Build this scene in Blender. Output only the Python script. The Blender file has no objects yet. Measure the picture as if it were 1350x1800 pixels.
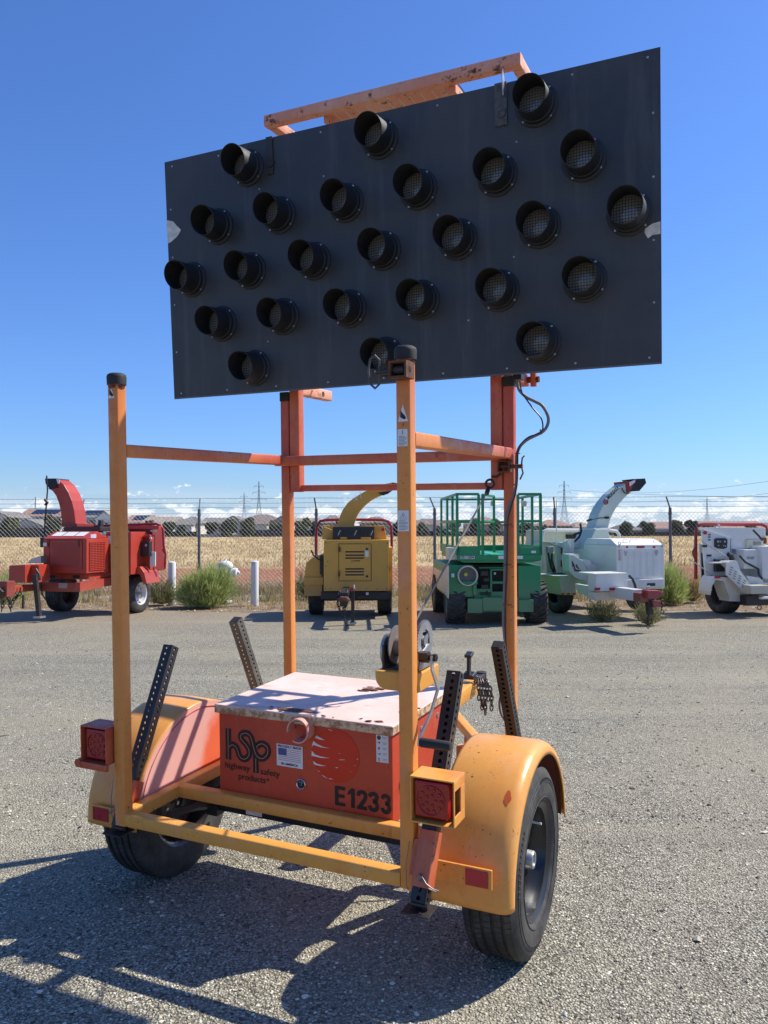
import bpy, math, random
from mathutils import Vector, Matrix, noise
random.seed(7)
D=bpy.data
SC=bpy.context.scene
COL=SC.collection
# ---------------------------------------------------------------- camera
F=1397.7; PITCH=0.019888; ROLL=0.00204; H=1.6199
RCAM=Matrix.Rotation(-ROLL,3,'Y')@Matrix.Rotation(-PITCH,3,'X')      # world -> camera axes
Mi=RCAM.transposed()
cam_d=D.cameras.new('camera'); cam=D.objects.new('camera',cam_d); COL.objects.link(cam)
cam_d.sensor_fit='VERTICAL'; cam_d.sensor_height=36; cam_d.lens=36*F/1800
cam_d.clip_start=.05; cam_d.clip_end=6000
X=Mi@Vector((1,0,0)); Y=Mi@Vector((0,1,0)); Z=Mi@Vector((0,0,1))
cam.matrix_world=Matrix(((X.x,Z.x,-Y.x,0),(X.y,Z.y,-Y.y,0),(X.z,Z.z,-Y.z,H),(0,0,0,1)))
SC.camera=cam
# trailer frame (found by fitting the photograph)
RT=Matrix(((0.90561334,0.4240437,-0.00717092),(-0.42392128,0.90459634,-0.04467896),(-0.01245905,0.04350177,0.99897566)))
OT=Vector((-0.30747,3.36085,.34))
TM=Matrix.Translation(OT)@RT.to_4x4()@Matrix.Translation((0,0,-.34))
# ---------------------------------------------------------------- world and sun
SUN=Vector((.856,.3124,1.0211)).normalized()
el=math.asin(SUN.z); az=math.atan2(SUN.x,SUN.y)
wd=D.worlds.new('World'); SC.world=wd; wd.use_nodes=True
nt=wd.node_tree; nt.nodes.clear()
def N(t,**k):
    n=nt.nodes.new(t)
    for a,b in k.items(): setattr(n,a,b)
    return n
def lk(a,b): nt.links.new(a,b)
sky=N('ShaderNodeTexSky',sky_type='NISHITA',sun_disc=False,sun_elevation=el,sun_rotation=az,altitude=30,air_density=1.15,dust_density=.45,ozone_density=2.2)
tint=N('ShaderNodeMix',data_type='RGBA',blend_type='MULTIPLY'); tint.inputs[0].default_value=1
tint.inputs[7].default_value=(.58,.875,1.46,1)
lk(sky.outputs[0],tint.inputs[6])
tc=N('ShaderNodeTexCoord'); sp=N('ShaderNodeSeparateXYZ'); lk(tc.outputs['Generated'],sp.inputs[0])
def MA(op,a,b=None,c=None):
    n=N('ShaderNodeMath',operation=op)
    for i,v in enumerate((a,b,c)):
        if v is None: continue
        if isinstance(v,(int,float)): n.inputs[i].default_value=v
        else: lk(v,n.inputs[i])
    return n.outputs[0]
azim=MA('ARCTAN2',sp.outputs[0],sp.outputs[1])
elev=MA('ARCSINE',sp.outputs[2])
cv=N('ShaderNodeCombineXYZ'); lk(MA('MULTIPLY',azim,34),cv.inputs[0]); lk(MA('MULTIPLY',elev,84),cv.inputs[1])
n1=N('ShaderNodeTexNoise',noise_dimensions='3D'); n1.inputs['Scale'].default_value=1; n1.inputs['Detail'].default_value=6; n1.inputs['Roughness'].default_value=.62
lk(cv.outputs[0],n1.inputs['Vector'])
def MR(v,a,b,c=0,d=1,cl=True,it='SMOOTHSTEP'):
    n=N('ShaderNodeMapRange',clamp=cl,interpolation_type=it); lk(v,n.inputs[0])
    for i,x in enumerate((a,b,c,d)): n.inputs[i+1].default_value=x
    return n.outputs[0]
thr=MR(elev,.022,.068,.46,.74,it='LINEAR')
puff=MR(MA('SUBTRACT',n1.outputs[0],thr),0,.085)
cv2=N('ShaderNodeCombineXYZ'); lk(MA('MULTIPLY',azim,5),cv2.inputs[0]); lk(MA('MULTIPLY',elev,60),cv2.inputs[1])
n2=N('ShaderNodeTexNoise'); n2.inputs['Scale'].default_value=1; n2.inputs['Detail'].default_value=4; lk(cv2.outputs[0],n2.inputs['Vector'])
veil=MA('MULTIPLY',MR(n2.outputs[0],.36,.66),MR(elev,.004,.062,.72,0))
horizon=MA('MULTIPLY',MR(elev,-.01,.10,1,0),.35)
hz=N('ShaderNodeMix',data_type='RGBA'); lk(horizon,hz.inputs[0]); lk(tint.outputs[2],hz.inputs[6]); hz.inputs[7].default_value=(5.6,6.7,8.6,1)
m1=N('ShaderNodeMix',data_type='RGBA'); lk(veil,m1.inputs[0]); lk(hz.outputs[2],m1.inputs[6]); m1.inputs[7].default_value=(6.6,7.6,8.8,1)
m2=N('ShaderNodeMix',data_type='RGBA'); lk(MA('MULTIPLY',puff,.85),m2.inputs[0]); lk(m1.outputs[2],m2.inputs[6]); m2.inputs[7].default_value=(8.6,8.9,9.3,1)
bg=N('ShaderNodeBackground'); bg.inputs[1].default_value=.094
lk(m2.outputs[2],bg.inputs[0]); wo=N('ShaderNodeOutputWorld'); lk(bg.outputs[0],wo.inputs[0])
sl=D.lights.new('sun','SUN'); sl.energy=5.0; sl.angle=math.radians(.53); sl.color=(1,.95,.84)
so=D.objects.new('sun',sl); COL.objects.link(so); so.location=SUN*50
so.rotation_euler=SUN.to_track_quat('Z','Y').to_euler()
vs=SC.view_settings; vs.view_transform='Standard'; vs.look='None'; vs.exposure=.32; vs.gamma=1; vs.use_curve_mapping=False
SC.render.engine='CYCLES'
# ---------------------------------------------------------------- material helpers
def newmat(name):
    m=D.materials.new(name); m.use_nodes=True; t=m.node_tree; t.nodes.clear()
    o=t.nodes.new('ShaderNodeOutputMaterial'); b=t.nodes.new('ShaderNodeBsdfPrincipled'); t.links.new(b.outputs[0],o.inputs[0])
    return m,t,b
class G:
    def __init__(s,t): s.t=t
    def n(s,ty,**k):
        n=s.t.nodes.new(ty)
        for a,b in k.items(): setattr(n,a,b)
        return n
    def l(s,a,b): s.t.links.new(a,b)
    def noise(s,vec,scale,detail=4,rough=.6,dim='3D'):
        n=s.n('ShaderNodeTexNoise',noise_dimensions=dim); n.inputs['Scale'].default_value=scale; n.inputs['Detail'].default_value=detail; n.inputs['Roughness'].default_value=rough
        if vec is not None: s.l(vec,n.inputs['Vector'])
        return n.outputs[0]
    def ramp(s,v,stops,interp='LINEAR'):
        r=s.n('ShaderNodeValToRGB'); s.l(v,r.inputs[0]); r.color_ramp.interpolation=interp
        while len(r.color_ramp.elements)<len(stops): r.color_ramp.elements.new(.5)
        for e,(p,c) in zip(r.color_ramp.elements,stops):
            e.position=p; e.color=(c,c,c,1) if isinstance(c,(int,float)) else (*c,1)
        return r.outputs[0]
    def mix(s,f,a,b,mode='MIX'):
        n=s.n('ShaderNodeMix',data_type='RGBA',blend_type=mode)
        for i,v in ((0,f),(6,a),(7,b)):
            if isinstance(v,(int,float)): n.inputs[i].default_value=v
            elif isinstance(v,tuple): n.inputs[i].default_value=(*v,1)
            else: s.l(v,n.inputs[i])
        return n.outputs[2]
    def m(s,op,a,b=None):
        n=s.n('ShaderNodeMath',operation=op)
        for i,v in enumerate((a,b)):
            if v is None: continue
            if isinstance(v,(int,float)): n.inputs[i].default_value=v
            else: s.l(v,n.inputs[i])
        return n.outputs[0]
    def mr(s,v,a,b,c=0,d=1):
        n=s.n('ShaderNodeMapRange',clamp=True,interpolation_type='SMOOTHSTEP'); s.l(v,n.inputs[0])
        for i,x in enumerate((a,b,c,d)): n.inputs[i+1].default_value=x
        return n.outputs[0]
    def bump(s,h,st,dist,b):
        n=s.n('ShaderNodeBump'); n.inputs['Strength'].default_value=st; n.inputs['Distance'].default_value=dist; s.l(h,n.inputs['Height']); s.l(n.outputs[0],b.inputs['Normal'])
    def oc(s): return s.n('ShaderNodeTexCoord').outputs['Object']
    def sc(s,v,x,y,z,loc=(0,0,0)):
        n=s.n('ShaderNodeMapping'); s.l(v,n.inputs[0]); n.inputs['Scale'].default_value=(x,y,z); n.inputs['Location'].default_value=loc; return n.outputs[0]
def plain(name,c,rough=.5,metal=0,var=.12,scale=8,bump=0,spec=.5,coat=0):
    m,t,b=newmat(name); g=G(t); o=g.oc()
    f=g.noise(o,scale,5)
    lo=tuple(x*(1-var*1.6) for x in c); hi=tuple(min(1,x*(1+var*1.2)) for x in c)
    g.l(g.ramp(f,[(.3,lo),(.7,hi)]),b.inputs['Base Color'])
    b.inputs['Metallic'].default_value=metal; b.inputs['Specular IOR Level'].default_value=spec
    g.l(g.mr(f,.3,.7,max(0,rough-.08),min(1,rough+.08)),b.inputs['Roughness'])
    if coat: b.inputs['Coat Weight'].default_value=coat; b.inputs['Coat Roughness'].default_value=.2
    if bump: g.bump(g.noise(o,scale*12,3),bump,.002,b)
    return m
def rusty(g,o,col,amount,scale=14,rust=((.06,.018,.008),(.20,.065,.022))):
    r=g.noise(o,scale,8,.72); r2=g.noise(o,scale*5,4,.7)
    v=g.m('ADD',g.m('MULTIPLY',r,.75),g.m('MULTIPLY',r2,.25))
    mask=g.mr(v,1-amount-.05,1-amount+.01)
    rc=g.ramp(g.noise(o,40,4),[(.35,rust[0]),(.65,rust[1])])
    return g.mix(mask,col,rc),mask
def paint(name,a,b_,zr=None,fade=None,rust=.36,rough=.42,scratch=True,spot=2.2,mixlo=.42,mixhi=.62):
    """old brushed paint: colour a overlaid by b_; zr=(z0,z1) makes b_ take over with height"""
    m,t,b=newmat(name); g=G(t); o=g.oc()
    big=g.noise(o,spot,5,.65)
    if zr:
        s=g.n('ShaderNodeSeparateXYZ'); g.l(o,s.inputs[0])
        zz=g.m('ADD',s.outputs[2],g.m('MULTIPLY',s.outputs[1],zr[2]))
        zz=g.m('ADD',zz,g.m('MULTIPLY',g.m('SUBTRACT',big,.5),.9))
        f=g.mr(zz,zr[0],zr[1])
    else: f=g.mr(big,mixlo,mixhi)
    col=g.mix(f,a,b_)
    if fade:
        st=g.noise(g.sc(o,6,6,1.2),1.6,6,.7)
        col=g.mix(g.m('MULTIPLY',g.mr(st,.5,.68),fade[1]),col,fade[0])
    grime=g.noise(o,30,6,.75)
    col=g.mix(g.m('MULTIPLY',g.mr(grime,.45,.75),.13),col,(.10,.05,.03))
    chip=g.noise(g.sc(o,1,1,.7),75,3,.6); gate=g.noise(o,7,3,.6)
    col=g.mix(g.m('MULTIPLY',g.mr(chip,.665,.69),g.mr(gate,.50,.58)),col,(.13,.055,.03))
    drip=g.noise(g.sc(o,42,42,1.6),1,4,.6); col=g.mix(g.m('MULTIPLY',g.m('MULTIPLY',g.mr(drip,.60,.72),g.mr(gate,.42,.62)),.45),col,(.30,.12,.045))
    col,mask=rusty(g,o,col,rust)
    g.l(col,b.inputs['Base Color'])
    g.l(g.mr(grime,.2,.8,rough-.1,rough+.22),b.inputs['Roughness'])
    g.bump(g.m('ADD',g.m('MULTIPLY',g.noise(o,90,3),.3),g.m('MULTIPLY',mask,-.8)),.35,.0015,b)
    return m
# ---------------------------------------------------------------- mesh helpers
class MB:
    def __init__(s): s.v=[]; s.f=[]; s.mi=[]; s.cur=0
    def add(s,vs,fs):
        o=len(s.v); s.v+= [tuple(v) for v in vs]
        for f in fs: s.f.append([i+o for i in f]); s.mi.append(s.cur)
        return s
    def box(s,x0,x1,y0,y1,z0,z1,M=None):
        vs=[Vector((x,y,z)) for x in (x0,x1) for y in (y0,y1) for z in (z0,z1)]
        if M: vs=[M@v for v in vs]
        fs=[(0,1,3,2),(4,6,7,5),(0,4,5,1),(2,3,7,6),(0,2,6,4),(1,5,7,3)]
        if (x1-x0)*(y1-y0)*(z1-z0)<0: fs=[f[::-1] for f in fs]
        return s.add(vs,fs)
    def loft(s,rings,closed=True,cap=True):
        n=len(rings[0]); vs=[v for r in rings for v in r]; fs=[]
        for i in range(len(rings)-1):
            for j in range(n if closed else n-1):
                k=(j+1)%n; fs.append((i*n+j,i*n+k,(i+1)*n+k,(i+1)*n+j))
        if cap and closed: fs.append(tuple(range(n))[::-1]); fs.append(tuple(range((len(rings)-1)*n,len(rings)*n)))
        return s.add(vs,fs)
    def beam(s,p,q,w,h=None,up=(0,0,1),r=None):
        """rounded rectangular bar from p to q, w across, h along up"""
        p=Vector(p); q=Vector(q); h=h or w; d=(q-p).normalized(); up=Vector(up)
        if abs(d.dot(up))>.97: up=Vector((0,1,0)) if abs(d.y)<.9 else Vector((1,0,0))
        sx=d.cross(up).normalized(); sy=sx.cross(d).normalized(); r=min(w,h)*.12 if r is None else r
        prof=[]
        for cx,cy,a0 in ((1,1,0),(-1,1,90),(-1,-1,180),(1,-1,270)):
            for a in (0,45,90):
                A=math.radians(a0+a); prof.append((cx*(w/2-r)+r*math.cos(A),cy*(h/2-r)+r*math.sin(A)))
        return s.loft([[c+sx*a+sy*b for a,b in prof] for c in (p,q)])
    def tube(s,pts,r,n=8,cap=True,rr=None):
        pts=[Vector(p) for p in pts]; rings=[]; prev=None
        for i,p in enumerate(pts):
            d=(pts[min(i+1,len(pts)-1)]-pts[max(i-1,0)]).normalized()
            if prev is None:
                u=Vector((0,0,1)) if abs(d.z)<.9 else Vector((1,0,0)); a=d.cross(u).normalized()
            else:
                a=(prev-d*prev.dot(d)).normalized()
            prev=a; b=d.cross(a); R=rr[i] if rr else r
            rings.append([p+(a*math.cos(t)+b*math.sin(t))*R for t in [2*math.pi*k/n for k in range(n)]])
        return s.loft(rings,True,cap)
    def cyl(s,p,q,r,n=16,r2=None,cap=True):
        return s.tube([p,q],r,n,cap,[r,r if r2 is None else r2])
    def lathe(s,prof,c,ax,n=32,cap=False):
        """prof = [(along axis, radius)]"""
        c=Vector(c); ax=Vector(ax).normalized(); u=Vector((0,0,1)) if abs(ax.z)<.9 else Vector((1,0,0)); a=ax.cross(u).normalized(); b=ax.cross(a)
        return s.loft([[c+ax*h+(a*math.cos(t)+b*math.sin(t))*r for t in [2*math.pi*k/n for k in range(n)]] for h,r in prof],True,cap)
    def prism(s,poly,vec):
        poly=[Vector(p) for p in poly]; vec=Vector(vec); n=len(poly)
        return s.loft([poly,[p+vec for p in poly]])
    def torus(s,c,ax,R,r,n=24,m=8,a0=0,a1=360):
        c=Vector(c); ax=Vector(ax).normalized(); u=Vector((0,0,1)) if abs(ax.z)<.9 else Vector((1,0,0)); a=ax.cross(u).normalized(); b=ax.cross(a)
        pts=[c+(a*math.cos(t)+b*math.sin(t))*R for t in [math.radians(a0+(a1-a0)*k/n) for k in range(n+1)]]
        return s.tube(pts,r,m)
    def build(s,name,mat,parent=None,smooth=False,bevel=0,solid=0,angle=35):
        me=D.meshes.new(name); me.from_pydata(s.v,[],s.f); me.update()
        mats=mat if isinstance(mat,(list,tuple)) else [mat]
        for m in mats: me.materials.append(m)
        if len(mats)>1: me.polygons.foreach_set('material_index',s.mi)
        import bmesh
        bm=bmesh.new(); bm.from_mesh(me); bmesh.ops.recalc_face_normals(bm,faces=bm.faces)
        if smooth:
            lim=math.radians(angle)
            for f in bm.faces: f.smooth=True
            for e in bm.edges:
                if len(e.link_faces)==2 and e.calc_face_angle(0)>lim: e.smooth=False
        bm.to_mesh(me); bm.free()
        o=D.objects.new(name,me); COL.objects.link(o)
        if parent: o.parent=parent
        if solid:
            md=o.modifiers.new('s','SOLIDIFY'); md.thickness=solid; md.offset=0
        if bevel:
            md=o.modifiers.new('b','BEVEL'); md.width=bevel; md.segments=2; md.limit_method='ANGLE'; md.angle_limit=math.radians(40)
        return o
def tag(o,label=None,cat=None,group=None,kind=None):
    if label: o['label']=label
    if cat: o['category']=cat
    if group: o['group']=group
    if kind: o['kind']=kind
    return o
def empty(name,loc=(0,0,0),rz=0,M=None):
    o=D.objects.new(name,None); COL.objects.link(o); o.empty_display_size=.3
    if M is not None: o.matrix_world=M
    else: o.location=loc; o.rotation_euler=(0,0,rz)
    return o
def copytree(o,parent=None):
    c=o.copy(); COL.objects.link(c)
    if parent: c.parent=parent; c.matrix_parent_inverse=o.matrix_parent_inverse.copy()
    for ch in list(o.children): copytree(ch,c)
    return c
def text(name,s,size,mat,parent,M,bold=0,sx=1,depth=.0004,align='LEFT',space=1):
    cu=D.curves.new(name,'FONT'); cu.body=s; cu.size=size; cu.offset=bold; cu.extrude=depth; cu.align_x=align; cu.resolution_u=3; cu.space_character=space
    o=D.objects.new('tmp',cu); COL.objects.link(o); bpy.context.view_layer.update()
    me=D.meshes.new_from_object(o.evaluated_get(bpy.context.evaluated_depsgraph_get())); D.objects.remove(o)
    me.transform(M@Matrix.Diagonal((sx,1,1,1))); me.materials.clear(); me.materials.append(mat); me.name=name
    r=D.objects.new(name,me); COL.objects.link(r); r.parent=parent; return r
def plane_M(o,xax,yax):
    o=Vector(o); x=Vector(xax).normalized(); y=Vector(yax).normalized(); z=x.cross(y)
    return Matrix(((x.x,y.x,z.x,o.x),(x.y,y.y,z.y,o.y),(x.z,y.z,z.z,o.z),(0,0,0,1)))
def ray(u,v): return Mi@Vector(((u-675)/F,1,-(v-900)/F))
def hit(M,u,v,x=None,y=None,z=None):
    """point of frame M seen at photo position u,v lying on one of its planes"""
    I=M.inverted(); o=I@Vector((0,0,H)); d=I.to_3x3()@ray(u,v)
    i,val=[(i,q) for i,q in enumerate((x,y,z)) if q is not None][0]
    return o+d*((val-o[i])/d[i])
def L(u,v,s=None,t=None,z=None): return hit(TM,u,v,s,t,z)
# ---------------------------------------------------------------- materials
YEL=(.76,.275,.052); RED=(.50,.075,.035); PINK=(.66,.30,.22)
M_post=paint('old_yellow_orange_paint',YEL,RED,zr=(1.45,2.45,.45),fade=(PINK,.45),rust=.30)
M_base=paint('old_yellow_paint',(.76,.34,.06),(.66,.20,.05),rust=.33,mixlo=.52,mixhi=.75,fade=((.74,.42,.20),.25))
M_redp=paint('old_red_orange_paint',(.52,.075,.032),(.56,.15,.06),rust=.36,fade=(PINK,.35))
M_box=paint('orange_red_box_paint',(.56,.072,.030),(.50,.058,.024),rust=.22,rough=.38,fade=((.62,.16,.10),.2))
M_peach=paint('faded_peach_paint',(.80,.40,.27),(.76,.30,.18),rust=.40,rough=.6)
M_fend=paint('fender_orange_yellow_paint',(.80,.36,.075),(.74,.30,.06),rust=.26,rough=.30,fade=((.8,.42,.22),.3))
M_black=plain('black_paint',(.018,.018,.02),.45,bump=.1)
M_rubber=plain('black_rubber',(.022,.022,.023),.75,scale=30,bump=.2)
M_steel=plain('grey_galvanised_steel',(.42,.42,.42),.38,.75,scale=20)
M_dsteel=plain('dark_oily_steel',(.05,.042,.038),.5,.4,scale=25,bump=.2)
M_rust=plain('rusty_brown_steel',(.14,.055,.03),.8,.1,var=.4,scale=40,bump=.4)
M_chrome=plain('chrome',(.7,.7,.7),.15,1)
M_white=plain('white_sticker',(.72,.72,.70),.5,var=.04)
M_ink=plain('black_ink',(.012,.011,.012),.55,var=.02)
M_greyink=plain('grey_print',(.22,.22,.23),.6,var=.02)
M_redref=plain('red_reflector',(.42,.02,.03),.3,var=.1)
M_lens=plain('red_lens',(.34,.006,.006),.25,var=.1,coat=.25)
M_gcable=plain('grey_cable',(.16,.145,.14),.6)
def panel_mat():
    m,t,b=newmat('matt_black_panel_paint'); g=G(t); o=g.oc()
    st=g.noise(g.sc(o,14,1,1.1),1.0,6,.65); bl=g.noise(o,2.2,5,.6)
    c=g.mix(g.mr(bl,.35,.7),(.026,.029,.034),(.052,.056,.062))
    c=g.mix(g.m('MULTIPLY',g.mr(st,.50,.72),.5),c,(.085,.085,.085))
    sp=g.noise(o,60,5,.8); c=g.mix(g.mr(sp,.735,.76),c,(.16,.13,.11))
    g.l(c,b.inputs['Base Color']); g.l(g.mr(bl,.3,.7,.42,.6),b.inputs['Roughness']); g.bump(g.noise(o,3,3),.2,.01,b); return m
M_panel=panel_mat()
def lid_mat():
    m,t,b=newmat('faded_pink_peeling_lid_paint'); g=G(t); o=g.oc()
    c=g.mix(g.mr(g.noise(o,5,5),.35,.7),(.74,.52,.43),(.78,.61,.53))
    f=g.noise(g.sc(o,4,9,9),1.5,6,.7); c=g.mix(g.m('MULTIPLY',g.mr(f,.56,.70),.6),c,(.72,.22,.10))
    s=g.n('ShaderNodeSeparateXYZ'); g.l(o,s.inputs[0])
    # scaled edges of the lid: distance from the rim
    ex=g.m('SUBTRACT',.425,g.m('ABSOLUTE',g.m('ADD',s.outputs[0],.008))); ey=g.m('SUBTRACT',.335,g.m('ABSOLUTE',g.m('SUBTRACT',s.outputs[1],.25)))
    e=g.m('MINIMUM',ex,ey); lip=None
    n=g.noise(o,22,7,.75)
    edge=g.mr(g.m('ADD',e,g.m('MULTIPLY',g.m('SUBTRACT',n,.5),.10)),-.019,-.013,1,0)
    side=g.mr(s.outputs[2],.854,.857,1,0)
    c=g.mix(side,c,g.mix(g.mr(g.noise(o,26,6,.75),.42,.58),(.68,.50,.30),(.34,.17,.08)))
    c=g.mix(edge,c,(.09,.035,.015))
    # one big blister of rust on the top
    dx=g.m('SUBTRACT',s.outputs[0],.085); dy=g.m('SUBTRACT',s.outputs[1],.40)
    d=g.m('SQRT',g.m('ADD',g.m('POWER',dx,2),g.m('POWER',g.m('MULTIPLY',dy,.9),2)))
    d=g.m('ADD',d,g.m('MULTIPLY',g.m('SUBTRACT',g.noise(o,9,6,.7),.5),.22))
    c=g.mix(g.mr(d,.040,.045,1,0),c,g.ramp(g.noise(o,60,4),[(.35,(.12,.05,.035)),(.65,(.28,.14,.10))]))
    sp=g.noise(g.sc(o,12,30,30),1,6,.75); c=g.mix(g.mr(sp,.68,.72),c,(.16,.06,.04))
    g.l(c,b.inputs['Base Color']); b.inputs['Roughness'].default_value=.62; g.bump(g.m('ADD',g.noise(o,40,4),g.m('MULTIPLY',edge,-1)),.4,.002,b); return m
M_lid=lid_mat()
def innerfender_mat():
    m,t,b=newmat('fender_inner_red_orange_faded_pink'); g=G(t); o=g.oc(); s=g.n('ShaderNodeSeparateXYZ'); g.l(o,s.inputs[0])
    v=g.m('ADD',s.outputs[1],g.m('MULTIPLY',g.m('SUBTRACT',g.noise(o,3.5,5,.6),.5),.35))
    v=g.m('ADD',v,g.m('MULTIPLY',g.m('SUBTRACT',.6,s.outputs[2]),.45))
    c=g.mix(g.mr(v,.10,.22),(.80,.42,.36),(.80,.15,.06))
    c,mk=rusty(g,o,c,.26); g.l(c,b.inputs['Base Color']); b.inputs['Roughness'].default_value=.4; return m
M_infend=innerfender_mat()
def tyre_mat():
    m,t,b=newmat('tyre_rubber'); g=G(t); o=g.oc()
    c=g.mix(g.mr(g.noise(o,9,6,.7),.35,.7),(.022,.021,.021),(.075,.068,.060))
    g.l(c,b.inputs['Base Color']); b.inputs['Roughness'].default_value=.72
    g.bump(g.noise(o,60,4),.3,.002,b); return m
M_tyre=tyre_mat()
M_hood=plain('hood_black_plastic',(.016,.018,.022),.62,var=.25,scale=14)
M_rimb=plain('black_wheel_steel',(.030,.030,.032),.32,.3,coat=.2)
M_lensclear=None
def lamp_lens_mat():
    m,t,b=newmat('amber_clear_lamp_lens'); g=G(t); o=g.oc()
    def grid(ax):
        s=g.n('ShaderNodeSeparateXYZ'); g.l(o,s.inputs[0])
        return g.m('ABSOLUTE',g.m('SINE',g.m('MULTIPLY',s.outputs[ax],240)))
    v=g.m('MULTIPLY',g.mr(grid(0),.05,.6),g.mr(grid(2),.05,.6))
    c=g.mix(v,(.07,.068,.066),(.24,.235,.225)); g.l(c,b.inputs['Base Color']); b.inputs['Roughness'].default_value=.25; b.inputs['Coat Weight'].default_value=.5
    g.bump(v,.6,.004,b); return m
M_lampl=lamp_lens_mat()
# ================================================================ SETTING
def ground_mats():
    # crushed-stone lot
    m,t,b=newmat('crushed_gravel'); g=G(t); o=g.oc()
    def vor(scale,feat='F1',out='Color'):
        n=g.n('ShaderNodeTexVoronoi',feature=feat); n.inputs['Scale'].default_value=scale; g.l(wob,n.inputs['Vector']); return n.outputs[out]
    wn=g.n('ShaderNodeTexNoise'); wn.inputs['Scale'].default_value=60; wn.inputs['Detail'].default_value=2; g.l(o,wn.inputs['Vector'])
    wob=g.n('ShaderNodeVectorMath',operation='MULTIPLY_ADD'); g.l(wn.outputs['Color'],wob.inputs[0]); wob.inputs[1].default_value=(.014,.014,.014); g.l(o,wob.inputs[2]); wob=wob.outputs[0]
    sx=g.n('ShaderNodeSeparateColor'); g.l(vor(95),sx.inputs[0])
    c1=g.ramp(sx.outputs[0],[(0,(.05,.042,.035)),(.20,(.21,.185,.132)),(.5,(.44,.40,.295)),(.8,(.59,.55,.42)),(1,(.86,.81,.65))])
    sy=g.n('ShaderNodeSeparateColor'); g.l(vor(210),sy.inputs[0])
    c2=g.ramp(sy.outputs[1],[(0,(.10,.085,.07)),(.5,(.40,.363,.268)),(1,(.68,.63,.50))])
    f=g.mr(g.noise(o,30,4),.42,.58); c=g.mix(f,c1,c2)
    d1=vor(95,'F1','Distance'); c=g.mix(g.m('MULTIPLY',g.mr(d1,.40,.62),.55),c,(.06,.054,.048))
    # fines, wheel tracks and dusty bands
    big=g.noise(o,.55,5,.6); c=g.mix(g.m('MULTIPLY',g.mr(big,.42,.66),.45),c,(.44,.385,.265))
    band=g.noise(g.sc(o,.07,.9,1),1,4,.6); c=g.mix(g.m('MULTIPLY',g.mr(band,.50,.68),.5),c,(.46,.41,.30))
    st_=g.noise(o,1.1,4,.55); c=g.mix(g.m('MULTIPLY',g.mr(st_,.60,.72),.35),c,(.16,.14,.11))
    dk=g.noise(g.sc(o,.10,1.4,1,(3,7,0)),1,5,.65); c=g.mix(g.m('MULTIPLY',g.mr(dk,.54,.70),.45),c,(.19,.175,.145))
    s0=g.n('ShaderNodeSeparateXYZ'); g.l(o,s0.inputs[0]); yv=g.m('ADD',s0.outputs[1],g.m('MULTIPLY',g.m('SUBTRACT',g.noise(g.sc(o,.25,.8,1),1,5,.65),.5),9))
    c=g.mix(g.m('MULTIPLY',g.mr(yv,11.5,16),.75),c,g.mix(g.mr(g.noise(o,40,4,.7),.4,.6),(.30,.225,.15),(.46,.36,.25)))
    g.l(c,b.inputs['Base Color']); b.inputs['Roughness'].default_value=.9; b.inputs['Specular IOR Level'].default_value=.25
    hgt=g.m('ADD',g.m('MULTIPLY',g.m('SUBTRACT',1,d1),1),g.m('MULTIPLY',sx.outputs[2],.8))
    hgt=g.m('ADD',hgt,g.m('MULTIPLY',g.noise(o,14,4),1.6))
    g.bump(hgt,1.0,.011,b); GR=m
    m,t,b=newmat('field_soil_and_dry_grass'); g=G(t); o=g.oc(); s=g.n('ShaderNodeSeparateXYZ'); g.l(o,s.inputs[0])
    yy=g.m('ADD',s.outputs[1],g.m('MULTIPLY',g.m('SUBTRACT',g.noise(g.sc(o,.12,.4,1),1,5,.65),.5),9))
    verge=g.mix(g.mr(g.noise(o,4,6,.7),.38,.62),(.33,.25,.165),(.22,.155,.10))
    verge=g.mix(g.mr(g.noise(o,55,4,.7),.55,.72),verge,(.42,.36,.28))
    soil=g.mix(g.mr(g.noise(o,2.5,6,.75),.35,.65),(.25,.085,.042),(.40,.20,.10))
    grass=g.mix(g.mr(g.noise(g.sc(o,.5,.12,1),1,7,.8),.36,.64),(.44,.30,.13),(.62,.47,.25))
    grass=g.mix(g.m('MULTIPLY',g.mr(g.noise(g.sc(o,3,1,1),1,5,.8),.56,.7),.5),grass,(.24,.15,.07))
    c=g.mix(g.mr(yy,21,25),verge,soil); c=g.mix(g.mr(yy,31,37),c,grass)
    far=g.mix(g.mr(g.noise(g.sc(o,.03,.2,1),1,5),.4,.6),(.16,.15,.09),(.30,.26,.17)); c=g.mix(g.mr(s.outputs[1],140,150),c,far)
    g.l(c,b.inputs['Base Color']); b.inputs['Roughness'].default_value=.95; b.inputs['Specular IOR Level'].default_value=.1
    g.bump(g.noise(o,3,8,.8),.8,.12,b)
    return GR,m
M_gravel,M_field=ground_mats()
b=MB(); R_=3000
xs=[-3000,-400,-60,-12,0,12,60,400,3000]; ys=[-3000,-300,-40,0,14,20,30,60,150,400,3000]
vs=[(x,y,-.03) for y in ys for x in xs]; nx=len(xs)
b.add(vs,[(j*nx+i,j*nx+i+1,(j+1)*nx+i+1,(j+1)*nx+i) for j in range(len(ys)-1) for i in range(nx-1)])
tag(b.build('ground',M_field),'flat field of soil and dry grass reaching the horizon',kind='structure')
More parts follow.
